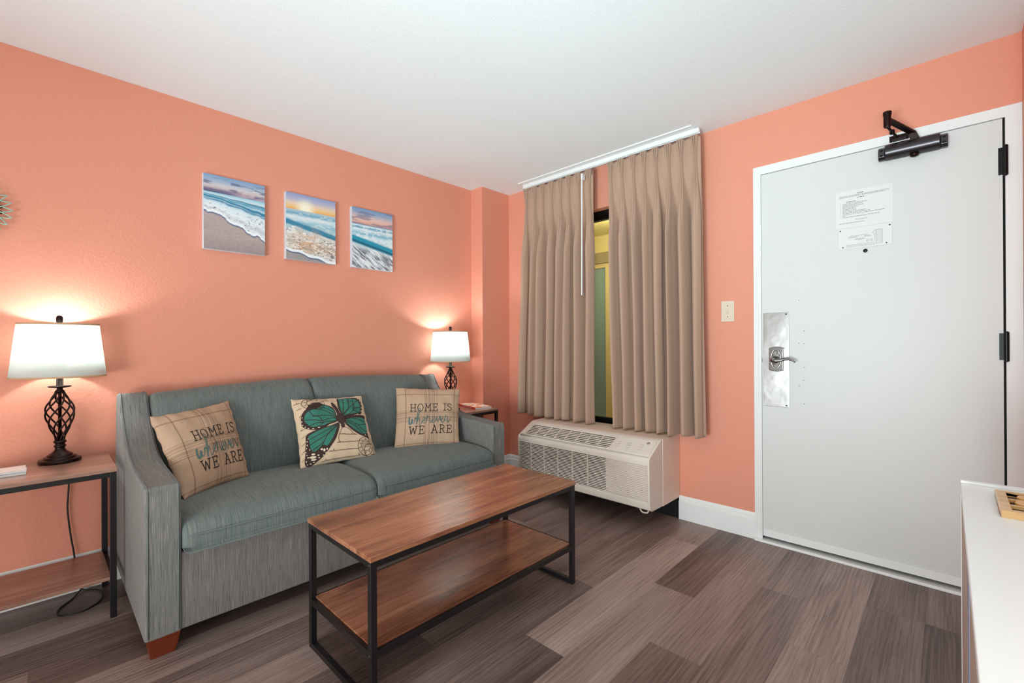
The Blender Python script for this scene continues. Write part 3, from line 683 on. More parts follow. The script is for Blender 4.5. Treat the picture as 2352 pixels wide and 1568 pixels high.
# ------------------------------------------------------------------ pillows
def homog(src, dst):
    A = []; b = []
    for (x, y), (u, v) in zip(src, dst):
        A.append([x, y, 1, 0, 0, 0, -u*x, -u*y]); b.append(u); A.append([0, 0, 0, x, y, 1, -v*x, -v*y]); b.append(v)
    h = np.linalg.solve(np.array(A, float), np.array(b, float)); Hm = np.append(h, 1).reshape(3, 3)
    def f(x, y): p = Hm@np.array([x, y, 1.0]); return (p[0]/p[2], p[1]/p[2])
    return f
class Pillow:
    def __init__(s, BL, BR, TR, TL, t, seed, pinch=.05):
        s.c = [Vector(p) for p in (BL, BR, TR, TL)]; s.t = t; s.seed = seed; s.pinch = pinch
        a = (s.c[1]-s.c[0]).normalized(); b = (s.c[3]-s.c[0]).normalized(); s.n = a.cross(b).normalized()
        if s.n.y > 0: s.n = -s.n
    def p(s, u, v, side=1, off=0):
        uu = u; vv = v
        pu, pv = 1-(2*v-1)**2, 1-(2*u-1)**2
        U = .5+(u-.5)*(1-s.pinch*pu); V = .5+(v-.5)*(1-s.pinch*pv)
        a, b, c, d = s.c
        P = a*(1-U)*(1-V)+b*U*(1-V)+c*U*V+d*(1-U)*V
        e1, e2 = max(0, 1-abs(2*u-1)**2.4), max(0, 1-abs(2*v-1)**2.4)
        h = s.t*(e1*e2)**.48
        wr = .004*(math.sin(9*u+5*v+s.seed)*math.cos(11*v-3*u+s.seed*2)+.6*math.sin(23*u*v+7*u+s.seed))*min(1, 5*min(u, 1-u, v, 1-v))
        edge = .0035*math.sin(v*38+s.seed)*(abs(2*u-1)**6)+.0035*math.sin(u*34+s.seed)*(abs(2*v-1)**6)
        return P+s.n*((h+wr)*side*(1 if side > 0 else .8)+edge+off)
    def body(s, name, label, cat, m, group=None):
        N = 44; g = [.5-.5*math.cos(math.pi*i/N) for i in range(N+1)]
        base = s.p(.5, 0); root = thing(name, label, cat, (s.c[0]+s.c[1])/2, group)
        def face(side):
            mb = MB(); mb.add([s.p(u, v, side) for u in g for v in g], [(i*(N+1)+j, (i+1)*(N+1)+j, (i+1)*(N+1)+j+1, i*(N+1)+j+1) for i in range(N) for j in range(N)]); return mb
        mb = face(1); k = len(mb.v); b = face(-1); mb.add(b.v, b.f)
        me = D.meshes.new('pillow_body'); o0 = origin_of(root); me.from_pydata([tuple(Vector(v)-o0) for v in mb.v], [], mb.f); me.materials.append(m)
        uv = me.uv_layers.new(name='UVMap'); uvs = [(u, v) for u in g for v in g]*2
        for lp in me.loops: uv.data[lp.index].uv = uvs[lp.vertex_index]
        bm = bmesh.new(); bm.from_mesh(me); bmesh.ops.remove_doubles(bm, verts=bm.verts, dist=5e-5); bmesh.ops.recalc_face_normals(bm, faces=bm.faces); bm.to_mesh(me); bm.free()
        me.polygons.foreach_set('use_smooth', [True]*len(me.polygons))
        o = D.objects.new('pillow_body', me); C.objects.link(o); o.parent = root
        return root
    def ribbon(s, mb, pts, w, off=.0015):
        pts = [np.array(p, float) for p in pts]; n = len(pts)
        # resample long segments so that the print follows the bulge
        Q = [pts[0]]
        for a, b in zip(pts[:-1], pts[1:]):
            k = max(1, int(np.linalg.norm(b-a)/.02))
            for i in range(1, k+1): Q.append(a+(b-a)*i/k)
        pts = Q; n = len(pts); vs = []
        for i, p in enumerate(pts):
            d = pts[min(i+1, n-1)]-pts[max(i-1, 0)]; L = np.linalg.norm(d) or 1; d = d/L
            ww = w(i/(n-1)) if callable(w) else w
            nn = np.array([-d[1], d[0]])*ww/2
            if i == 0: p = p-d*ww*.4
            if i == n-1: p = p+d*ww*.4
            vs += [s.p(*(p+nn), 1, off), s.p(*(p-nn), 1, off)]
        mb.add(vs, [(2*i, 2*i+1, 2*i+3, 2*i+2) for i in range(n-1)])
    def poly(s, name, polys, m, root, off):
        bm = bmesh.new(); o0 = origin_of(root)
        for P in polys:
            vs = [bm.verts.new((x, y, 0)) for x, y in P]; bm.faces.new(vs)
        bmesh.ops.triangulate(bm, faces=bm.faces)
        for _ in range(4):
            es = [e for e in bm.edges if e.calc_length() > .035]
            if not es: break
            bmesh.ops.subdivide_edges(bm, edges=es, cuts=1); bmesh.ops.triangulate(bm, faces=bm.faces)
        for v in bm.verts: v.co = s.p(min(max(v.co.x, .002), .998), min(max(v.co.y, .002), .998), 1, off)-o0
        me = D.meshes.new(name); bm.to_mesh(me); bm.free(); me.materials.append(m); me.polygons.foreach_set('use_smooth', [True]*len(me.polygons))
        o = D.objects.new(name, me); C.objects.link(o); o.parent = root; return o

def ell(cx, cy, rx, ry, a0=0, a1=360, n=20):
    return [(cx+rx*math.cos(math.radians(a0+(a1-a0)*i/n)), cy+ry*math.sin(math.radians(a0+(a1-a0)*i/n))) for i in range(n+1)]
GL = {
 'H': (.95, [[(.17, 0), (.17, 1)], [(.78, 0), (.78, 1)], [(.17, .5), (.78, .5)], [(0, 1), (.34, 1)], [(0, 0), (.34, 0)], [(.61, 1), (.95, 1)], [(.61, 0), (.95, 0)]]),
 'O': (.9, [ell(.45, .5, .43, .5)]),
 'M': (1.1, [[(.16, 0), (.2, 1), (.55, .35), (.9, 1), (.94, 0)], [(0, 0), (.32, 0)], [(.78, 0), (1.1, 0)], [(.05, 1), (.22, 1)], [(.88, 1), (1.05, 1)]]),
 'E': (.8, [[(.17, 0), (.17, 1)], [(0, 1), (.74, 1), (.74, .8)], [(0, 0), (.78, 0), (.78, .22)], [(.17, .52), (.55, .52)], [(.55, .42), (.55, .62)]]),
 'I': (.4, [[(.2, 0), (.2, 1)], [(0, 1), (.4, 1)], [(0, 0), (.4, 0)]]),
 'S': (.75, [catmull([(.68, .78), (.6, .93), (.38, 1), (.12, .92), (.08, .72), (.3, .55), (.55, .45), (.7, .28), (.6, .07), (.36, 0), (.12, .07), (.05, .22)], 4)]),
 'W': (1.2, [[(.12, 1), (.35, 0), (.6, .9), (.85, 0), (1.08, 1)], [(0, 1), (.28, 1)], [(.92, 1), (1.2, 1)]]),
 'A': (1.0, [[(.14, 0), (.5, 1), (.86, 0)], [(.27, .36), (.73, .36)], [(0, 0), (.3, 0)], [(.7, 0), (1.0, 0)], [(.32, 1), (.5, 1)]]),
 'R': (.9, [[(.17, 0), (.17, 1)], [(0, 0), (.34, 0)], [(0, 1), (.17, 1)]+ell(.45, .75, .27, .25, 90, -90, 8)+[(.17, .5)], [(.45, .5), (.74, 0), (.9, 0)]]),
 'Y': (.8, [[(.05, 1), (.4, .5), (.75, 1)], [(.4, .5), (.4, 0)]]),
 'T': (.8, [[(.4, 0), (.4, 1)], [(.02, 1), (.78, 1)]]),
 'L': (.7, [[(.12, 1), (.12, 0), (.66, 0)]]),
 'B': (.8, [[(.12, 0), (.12, 1)]+ell(.4, .76, .26, .24, 90, -90, 8)+ell(.44, .26, .28, .26, 90, -90, 8)+[(.12, 0)]]),
 'C': (.8, [ell(.45, .5, .38, .5, 50, 310, 14)]),
}
def lay(text, x0, x1, y0, y1, skew=0, slope=0):
    """strokes of a text fitted in the box"""
    gap = .22; tot = 0; items = []
    for ch in text:
        if ch == ' ': tot += .75; continue
        items.append((ch, tot)); tot += GL[ch][0]+gap
    tot -= gap; sx = (x1-x0)/tot; out = []
    for ch, o in items:
        for st in GL[ch][1]:
            out.append([(x0+(o+px)*sx, y0+(y1-y0)*py+slope*(o+px)*sx) for px, py in st])
    return out
def script_word(x0, x1, y0, h):
    """'wherever' as one running brush line: letters in a box of unit x-height"""
    L = []
    def add(pts, adv):
        nonlocal X
        L.extend([(X+a, b) for a, b in pts]); X += adv
    X = 0
    add([(0, 1.1), (-.06, .5), (.05, .0), (.3, .1), (.46, .8), (.48, .25), (.62, .0), (.86, .3), (.96, .95)], 1.15)   # w
    add([(.1, .85), (.42, 1.6), (.66, 2.4), (.56, 2.8), (.34, 2.5), (.2, 1.4), (.04, -.2), (.2, .5), (.42, .95), (.58, .8), (.55, .3), (.62, -.25), (.9, .1)], 1.05)  # h
    for ch in 'erever':
        if ch == 'e': add([(.02, .3), (.36, .6), (.5, .95), (.34, 1.12), (.14, .85), (.08, .35), (.28, .0), (.62, .2)], .78)
        if ch == 'r': add([(.0, .5), (.1, 1.2), (.16, 1.35), (.24, 1.05), (.52, 1.1), (.50, .5), (.60, .05), (.78, .25)], .84)
        if ch == 'v': add([(.02, .95), (.12, .9), (.28, .0), (.5, .6), (.62, 1.15), (.72, .9)], .78)
    L.append((X+.15, .6)); L.append((X+.4, 1.1))
    mx = X+.4; s = (x1-x0)/mx
    return [(x0+a*s, y0+b*h) for a, b in L]
def home_pillow(P, label, txt, group):
    root = P.body('throw_pillow', label, 'pillow', M_plaid, group)
    u0, u1, sl_ = txt
    mb = MB()
    for st in lay('HOME IS', u0, u1, .555, .68, slope=sl_): P.ribbon(mb, st, .0105)
    for st in lay('WE ARE', u0-.01, u1+.005, .18, .305, slope=sl_): P.ribbon(mb, st, .0115)
    o = mb.build('printed_lettering', M_print, root)
    mb = MB(); W_ = script_word(u0-.01, u1, .35, .095); W_ = [(a, b+sl_*(a-u0)) for a, b in W_]
    P.ribbon(mb, catmull(W_, 5), lambda t: .010+.004*math.sin(t*61)+(.008 if t < .08 else 0), .0022)
    mb.build('printed_script', M_printt, root)
    return root
def V(*a): return Vector(a)
p1 = Pillow(V(-2.425, -.50, .487), V(-2.13, -.315, .487), V(-2.168, -.125, .836), V(-2.508, -.30, .812), .062, 1.3)
home_pillow(p1, 'tan plaid pillow lettered HOME IS WHEREVER WE ARE, leaning at the left arm', (.25, .875, -.0), 'plaid lettered pillows')
p3 = Pillow(V(-1.345, -.33, .480), V(-.985, -.51, .473), V(-.884, -.395, .817), V(-1.240, -.185, .838), .058, 4.1, .04)
home_pillow(p3, 'tan plaid pillow lettered HOME IS WHEREVER WE ARE, by the right arm', (.20, .86, .02), 'plaid lettered pillows')

p2 = Pillow(V(-1.921, -.395, .489), V(-1.498, -.398, .480), V(-1.472, -.172, .805), V(-1.888, -.177, .820), .054, 2.2, .05)
root = p2.body('butterfly_pillow', 'cream pillow printed with a green butterfly and script, middle of the sofa', 'pillow', M_linen)
hf = homog([(290, 1440), (1585, 1190), (1345, 140), (115, 205)], [(0, 0), (1, 0), (1, 1), (0, 1)])
def pc(pts, n=3, closed=True):
    if closed: pts = pts+[pts[0]]
    out = catmull(pts, n)
    if closed: out = out[:-1]
    return [hf(*p) for p in out]
darkw = [[(300, 450), (250, 530), (245, 650), (280, 740), (380, 790), (520, 800), (640, 770), (740, 700), (870, 650), (850, 560), (820, 440), (760, 370), (640, 320), (560, 280), (450, 290), (380, 340), (340, 410)],
 [(880, 670), (740, 730), (560, 780), (400, 840), (325, 890), (322, 1000), (330, 1180), (345, 1340), (380, 1400), (460, 1410), (560, 1340), (660, 1250), (760, 1100), (840, 960), (910, 740)],
 [(885, 205), (1000, 200), (1180, 190), (1270, 220), (1320, 290), (1335, 420), (1300, 500), (1200, 520), (1000, 600), (930, 520), (895, 400)],
 [(990, 600), (1120, 545), (1365, 520), (1380, 620), (1415, 830), (1445, 930), (1400, 905), (1280, 880), (1120, 790), (1000, 690)]]
tealw = [[(320, 510), (385, 455), (480, 430), (560, 385), (640, 345), (700, 360), (790, 430), (830, 520), (845, 630), (740, 670), (640, 720), (500, 745), (400, 735), (350, 690), (290, 620)],
 [(880, 700), (830, 850), (760, 1000), (700, 1080), (620, 1070), (510, 1165), (440, 1160), (400, 1060), (375, 960), (375, 900), (560, 805), (740, 745)],
 [(910, 212), (1000, 210), (1140, 205), (1230, 245), (1285, 310), (1300, 400), (1270, 480), (1100, 515), (985, 560), (945, 500), (910, 400)],
 [(1015, 620), (1140, 580), (1360, 575), (1385, 640), (1405, 720), (1405, 820), (1320, 855), (1200, 800), (1020, 680)]]
p2.poly('butterfly_wings', [pc(p) for p in darkw], M_bfdark, root, .0012)
p2.poly('wing_colour', [pc(p) for p in tealw], M_bfteal, root, .0020)
vein = MB()
for st in [[(860, 600), (760, 550), (640, 540), (460, 550), (380, 460)], [(860, 590), (740, 500), (620, 440), (500, 420)], [(860, 580), (780, 480), (660, 400), (560, 380)], [(860, 610), (760, 590), (600, 640), (450, 620), (290, 620)],
           [(860, 640), (720, 650), (630, 665), (500, 680), (390, 720)], [(630, 665), (560, 720), (520, 750)], [(600, 640), (540, 570), (430, 560)],
           [(890, 680), (740, 780), (560, 880), (400, 960)], [(890, 690), (780, 800), (670, 900), (480, 1010), (400, 1060)], [(890, 700), (700, 890), (640, 1000), (610, 1080)], [(640, 1010), (540, 1090), (440, 1150)],
           [(940, 540), (920, 400), (910, 210)], [(950, 530), (985, 400), (985, 205)], [(960, 530), (1070, 400), (1075, 205)], [(970, 540), (1090, 400), (1170, 320), (1240, 250)], [(1070, 270), (1075, 330)], [(1170, 320), (1150, 205)], [(1170, 320), (1180, 370), (1160, 440), (1280, 480)], [(980, 560), (1100, 500), (1160, 440), (1180, 400), (1300, 370)],
           [(1000, 630), (1150, 590), (1380, 640)], [(1000, 640), (1140, 660), (1250, 700), (1400, 670)], [(1250, 700), (1320, 770), (1410, 800)], [(1010, 660), (1180, 720), (1330, 850)]]:
    p2.ribbon(vein, pc(st, 4, False), .009, .0028)
vein.build('wing_veins', M_bfdark, root)
p2.poly('butterfly_body', [pc([(850, 560), (880, 510), (950, 520), (990, 590), (990, 680), (960, 720), (920, 700), (870, 650)]), pc([(935, 700), (985, 700), (995, 750), (960, 770), (930, 740)]), pc([(775, 300), (800, 285), (850, 350), (890, 440), (900, 520), (860, 530), (830, 440), (790, 370)])], M_bfdark, root, .0034)
sp = [(ell(x, y, a, b, 0, 330, 9)) for x, y, a, b in [(270, 700, 10, 9), (310, 740, 12, 10), (360, 770, 14, 9), (440, 778, 18, 8), (540, 762, 22, 10), (255, 640, 8, 12), (262, 570, 8, 12), (400, 330, 10, 10), (360, 370, 9, 12), (430, 320, 12, 7),
      (345, 1000, 9, 12), (350, 1060, 9, 14), (345, 1110, 8, 12), (400, 1140, 12, 10), (610, 1140, 22, 18), (655, 1155, 20, 26), (700, 1140, 12, 18), (470, 1220, 35, 16), (470, 1270, 60, 20), (490, 1310, 50, 14), (560, 1240, 20, 12), (580, 1280, 16, 12), (390, 1270, 20, 10), (370, 1330, 10, 12), (400, 1380, 12, 8), (450, 1370, 14, 8), (500, 1350, 12, 8), (360, 1230, 9, 9), (650, 1240, 12, 8), (690, 1200, 12, 10), (360, 950, 8, 10), (340, 1180, 8, 12),
      (1290, 260, 8, 8), (1315, 320, 7, 12), (1322, 380, 7, 12), (1318, 440, 8, 14), (1240, 512, 20, 6), (1370, 870, 14, 8), (1430, 880, 9, 12), (1250, 225, 8, 6), (975, 740, 8, 8)]]
p2.poly('wing_spots', [[hf(*q) for q in s_] for s_ in sp], M_bfcream, root, .0030)
ink = MB()
def cursive(x0, y0, x1, y1, amp, n, seed):
    R = random.Random(seed); pts = []
    for i in range(n):
        t = i/n; tall = 2.4 if R.random() < .12 else 1
        bx, by = x0+(x1-x0)*t, y0+(y1-y0)*t
        pts += [(bx, by), (bx+(x1-x0)/n*.45+amp*.4, by-amp*tall*R.uniform(.6, 1.1))]
    return pts
for (a, b, c, d, am, n, s_) in [(900, 890, 1230, 880, 14, 16, 1), (860, 1050, 1300, 985, 16, 20, 2), (740, 1190, 1260, 1120, 18, 24, 3), (640, 1345, 1300, 1220, 18, 26, 4), (640, 250, 870, 260, 12, 12, 5), (150, 320, 260, 290, 12, 6, 6), (1460, 1190, 1570, 1170, 10, 6, 7),
                            (180, 430, 270, 390, 10, 5, 8), (210, 560, 245, 530, 9, 3, 9), (260, 930, 320, 880, 12, 4, 10), (265, 1060, 320, 1010, 12, 4, 11), (275, 1200, 325, 1150, 12, 4, 12), (290, 1330, 335, 1290, 12, 4, 13), (240, 800, 300, 770, 10, 4, 14)]:
    p2.ribbon(ink, pc(cursive(a, b, c, d, am, n, s_), 3, False), .0045, .0012)
p2.ribbon(ink, pc([(950, 770), (915, 850), (890, 920), (885, 980), (910, 1030)], 4, False), .006, .0014); p2.ribbon(ink, pc([(990, 750), (1060, 775), (1130, 830), (1170, 880)], 4, False), .006, .0014)
for cx_, cy_, rx, ry in ((465, 315, 195, 120), (465, 305, 110, 70), (1370, 1060, 135, 150), (1375, 1050, 80, 90), (1440, 1120, 90, 100)):
    p2.ribbon(ink, [hf(*q) for q in ell(cx_, cy_, rx, ry, 0, 360, 30)], .006, .0036)
for k in range(10):
    a = math.radians(36*k+8)
    for cx_, cy_, r0, r1, ky in ((465, 310, 128, 178, .62), (1372, 1055, 95, 122, 1.1)):
        p2.ribbon(ink, [hf(cx_+r0*math.cos(a), cy_+r0*ky*math.sin(a)), hf(cx_+r1*math.cos(a+.12), cy_+r1*ky*math.sin(a+.12)), hf(cx_+r0*math.cos(a+.2), cy_+r0*ky*math.sin(a+.2))], .006, .0036)
for k in range(4): p2.ribbon(ink, [hf(1310, 1090-k*28), hf(1440, 1060-k*28)], .005, .0036)
ink.build('printed_script', M_bfdark, root)

# ------------------------------------------------------------------ tables
def table(name, label, x0, x1, y0, y1, z, sh, loopx, topm, ov=.0, leg=.022, group=None, frame_t=.020):
    root = thing(name, label, 'table', ((x0+x1)/2, (y0+y1)/2, 0), group)
    MB().box(x0, x1, y0, y1, z-.016, z).build('tabletop', topm, root, bevel=.0015)
    a0, a1, b0, b1 = x0+ov, x1-ov, y0+ov, y1-ov; zt = z-.0165; L = leg
    for x in (a0, a1-L):
        for y in (b0, b1-L): MB().box(x, x+L, y, y+L, 0, zt).build('leg', M_black, root, bevel=.0015)
    F = frame_t
    for bb_ in ((a0+L, a1-L, b0+.001, b0+F), (a0+L, a1-L, b1-F, b1-.001), (a0+.001, a0+F, b0+L, b1-L), (a1-F, a1-.001, b0+L, b1-L)): box('top_rail', M_black, root, *bb_, zt-F, zt, bevel=.001)
    if loopx:
        for bb_ in ((a0+L, a1-L, b0+.001, b0+F*.8), (a0+L, a1-L, b1-F*.8, b1-.001), (a0+.001, a0+F*.8, b0+L, b1-L), (a1-F*.8, a1-.001, b0+L, b1-L)): box('shelf_rail', M_black, root, *bb_, sh-.026, sh-.004, bevel=.001)
    MB().box(a0+L*.82, a1-L*.82, b0+F*.82, b1-F*.82, sh-.014, sh).build('shelf', M_wood if loopx else topm, root, bevel=.001)
    if loopx:
        for x in (a0, a1-L): MB().box(x+.001, x+L-.001, b0+L, b1-L, 0, .02).build('foot_rail', M_black, root, bevel=.001)
        for y in (b0, ):
            for zz in (zt-.012, sh-.014):
                bt = MB(); k = 0; bt.lathe([(.004, 0), (.003, .002)], (0, 0, 0), 10); bt.v[k:] = [(a0-vz, b0+L*.5+vx, zz+vy) for vx, vy, vz in bt.v[k:]]; bt.build('bolt_head', M_screw, root)
    else:
        for xa_, xb_ in ((a1-L*.9, a1-.001), (a0+.001, a0+L*.9)): box('shelf_rail', M_black, root, xa_, xb_, b0+L, b1-L, sh-.03, sh-.014)
    return root
table('coffee_table', 'low rectangular coffee table with brown wood top and shelf in a black frame', -2.142, -1.098, -1.492, -1.030, .475, .186, True, M_wood, ov=.003, leg=.021)
table('end_table', 'wood topped black framed end table left of the sofa, under the nearer lamp', -3.07, -2.606, -.27, .110, .615, .165, False, M_wood2, ov=.003, leg=.021, group='matching end tables')
table('end_table', 'wood topped black framed end table right of the sofa, in the far corner', -.80, -.345, -.215, .115, .615, .165, False, M_wood2, ov=.003, leg=.021, group='matching end tables')

# ------------------------------------------------------------------ lamps
def lamp(label, x, y, z, rot, cord):
    root = thing('table_lamp', label, 'lamp', (x, y, z), 'matching bronze cage table lamps')
    MB().lathe([(.0, 0), (.068, 0), (.069, .001), (.069, .0125), (.067, .0148), (.0655, .015), (.0535, .0158), (.0530, .0162), (.0525, .0225), (.051, .0245), (.0495, .0248), (.0425, .0256), (.0420, .026), (.0415, .031), (.040, .033), (.036, .036), (.028, .041), (.021, .048), (.0165, .056), (.0160, .0635), (.0162, .064), (.0195, .0655), (.0200, .068), (.0195, .0725), (.0165, .0745), (.0160, .075), (.0160, .080), (.0175, .0825), (.021, .0845), (.0215, .088), (.020, .092), (.017, .094), (.0, .094)], (x, y, z), 40, cap=False).build('base', M_bronze, root, smooth=True)
    cg = MB(); z0, z1 = .090, .305; n = 8; N = 40
    prof = catmull([(.012, .0), (.018, .12), (.036, .34), (.047, .56), (.043, .70), (.028, .85), (.016, .95), (.013, 1.0)], 6)
    def rad(t):
        for (ra, ta), (rb, tb) in zip(prof[:-1], prof[1:]):
            if ta <= t <= tb: return ra+(rb-ra)*(t-ta)/max(1e-6, tb-ta)
        return prof[-1][0]
    for k in range(n):
        pts = []
        for i in range(N+1):
            t = i/N; a = 2*math.pi*k/n+math.pi*1.05*t+rot; r = rad(t); pts.append((x+r*math.cos(a), y+r*math.sin(a), z+z0+(z1-z0)*t))
        cg.tube(pts, .0034, 7)
    cg.build('twisted_cage', M_bronze, root, smooth=True)
    MB().lathe([(0, .09), (.006, .09), (.006, .30), (.014, .302), (.016, .308), (.010, .314), (.010, .320), (.036, .324), (.038, .328), (.036, .330), (.011, .331), (.011, .405), (0, .405)], (x, y, z), 28, cap=False).build('stem', M_bronze, root, smooth=True)
    sx_, sy_ = 1.0, .64
    zb, zt = .366, .600; rb, rt_ = .153, .129
    mb = MB(); mb.lathe([(rb, zb), (rt_, zt)], (x, y, z), 72, sx_, sy_, False, rot); sh = mb.build('lamp_shade', M_shade, root, smooth=True, solid=.0012)
    for zz, r in ((zb, rb), (zt-.006, rt_)):
        mb = MB(); mb.lathe([(r+.0012, zz), (r+.0012 - (.0006), zz+.007)], (x, y, z), 72, sx_, sy_, False, rot); mb.build('shade_band', M_trim, sh, smooth=True, solid=.0014)
    sp_ = MB(); c, s_ = math.cos(rot), math.sin(rot)
    for a in (0, 120, 240):
        a = math.radians(a); px, py = rt_*sx_*math.cos(a), rt_*sy_*math.sin(a); sp_.tube([(x, y, z+zt-.012), (x+(px*c-py*s_)*.99, y+(px*s_+py*c)*.99, z+zt-.008)], .0014, 6)
    sp_.tube([(x, y, z+.40), (x+.03, y, z+.43), (x+.032, y, z+.52), (x, y, z+zt-.01)], .0013, 6)
    sp_.build('shade_holder', M_bronze, sh)
    mb = MB(); mb.lathe([(0, .590), (.008, .590), (.009, .602), (.0115, .612), (.0115, .626), (.008, .634), (0, .637)], (x, y, z), 20, cap=False); mb.build('finial', M_bronze, root, smooth=True)
    bl = MB(); bl.lathe([(0, .405), (.012, .408), (.018, .43), (.024, .455), (.020, .478), (.008, .488), (0, .489)], (x, y, z), 20, cap=False)
    tb = NT('bulb_glow'); tb.b.inputs['Emission Color'].default_value = (1, .95, .86, 1); tb.b.inputs['Emission Strength'].default_value = 6
    blo = bl.build('bulb', tb.m, root, smooth=True); blo.visible_shadow = True
    if cord:
        MB().tube(catmull(cord, 6), .0032, 8).build('power_cord', M_cord, root, smooth=True)
    for k, dz, e in ((0, .535, 7.5),):
        l = light('table_lamp_light', 'POINT', (x, y, z+dz), e, (.90, .98, 1), .022); 
    return root
lamp('lit bronze twisted cage lamp on the left end table, large at the left edge', -2.767, .042, .615, .0, None)
lamp('lit bronze twisted cage lamp on the far end table beside the wall column', -.648, .0, .615, -.62, None)
# the nearer lamp's flex hanging behind its table and looping on the floor
fx = thing('lamp_flex', 'black lamp flex hanging behind the left end table and looped on the floor', 'power cord', (-2.72, .12, 0))
MB().tube(catmull([(-2.735, .125, .60), (-2.738, .122, .48), (-2.742, .122, .38), (-2.732, .120, .26), (-2.722, .116, .18), (-2.715, .118, .10), (-2.70, .105, .015), (-2.64, .05, .004), (-2.645, -.06, .004), (-2.70, -.12, .004), (-2.77, -.10, .004), (-2.775, -.03, .004), (-2.73, .04, .004), (-2.70, .105, .010)], 7), .0032, 8).build('cord', M_cord, fx, smooth=True)

# ------------------------------------------------------------------ printed matter on the tables
def book(name, label, cat, x, y, z, w, d, t, rot, cover, group=None, pages=True):
    root = thing(name, label, cat, (x, y, z), group); root.rotation_euler.z = rot
    def bb(nm, m, *a, **k):
        mb = MB().box(*a); me = mb.build(nm, m, None, **k); me.parent = root; return me
    bb('pages', M_bookpage, -w/2+.001, w/2-.001, -d/2+.001, d/2-.001, .0008, t-.0008)
    cv = bb('cover', cover, -w/2, w/2, -d/2, d/2, t-.001, t); 
    return root
def cover_mat():
    t = NT('orange_white_cover'); f = t.noise(t.coords(), 14, 3, .6, .8)
    t.col(t.ramp(f, [(.38, 'D9541E'), (.46, 'F09A3C'), (.50, 'F1EFEA'), (.60, 'EEEBE6'), (.64, 'C7B7A2')])); t.b.inputs['Roughness'].default_value = .3
    t.t.nodes[-1]; return t.m
gb = book('guide_book', 'red and orange paperback guide on the far end table in the corner', 'book', -.425, -.025, .615, .145, .285, .016, math.radians(-13), cover_mat())
# spine on its left long side, lettered
mb = MB().box(-.0735, -.0722, -.1425, .1425, 0, .0162); so = mb.build('spine', M_red, None); so.parent = gb
mb = MB()
for st in lay('MYRTLE BEACH', -.075, .075, .0045, .0115):
    for (a, b), (c, d) in zip(st[:-1], st[1:]):
        dv = Vector((c-a, d-b)); 
        if dv.length < 1e-6: continue
        n = Vector((-dv.y, dv.x)).normalized()*.0008; X = -.0741
        mb.add([(X, -(a+n.x), b+n.y), (X, -(c+n.x), d+n.y), (X, -(c-n.x), d-n.y), (X, -(a-n.x), b-n.y)], [(0, 1, 2, 3)])
o = mb.build('spine_lettering', M_canvas, None); o.parent = so
pinkcov = cloth_mat('faded_pink_cover', 'D9BFB2', 'E7D3C8', 60, .05)
book('magazine', 'lower grey booklet at the left edge of the nearer end table', 'booklet', -2.945, -.09, .6150, .16, .10, .010, 0, M_canvas, 'booklets on the left end table')
book('magazine', 'upper faded pink booklet lying on the grey one by the nearer lamp', 'booklet', -2.947, -.088, .6252, .16, .10, .009, .02, pinkcov, 'booklets on the left end table')

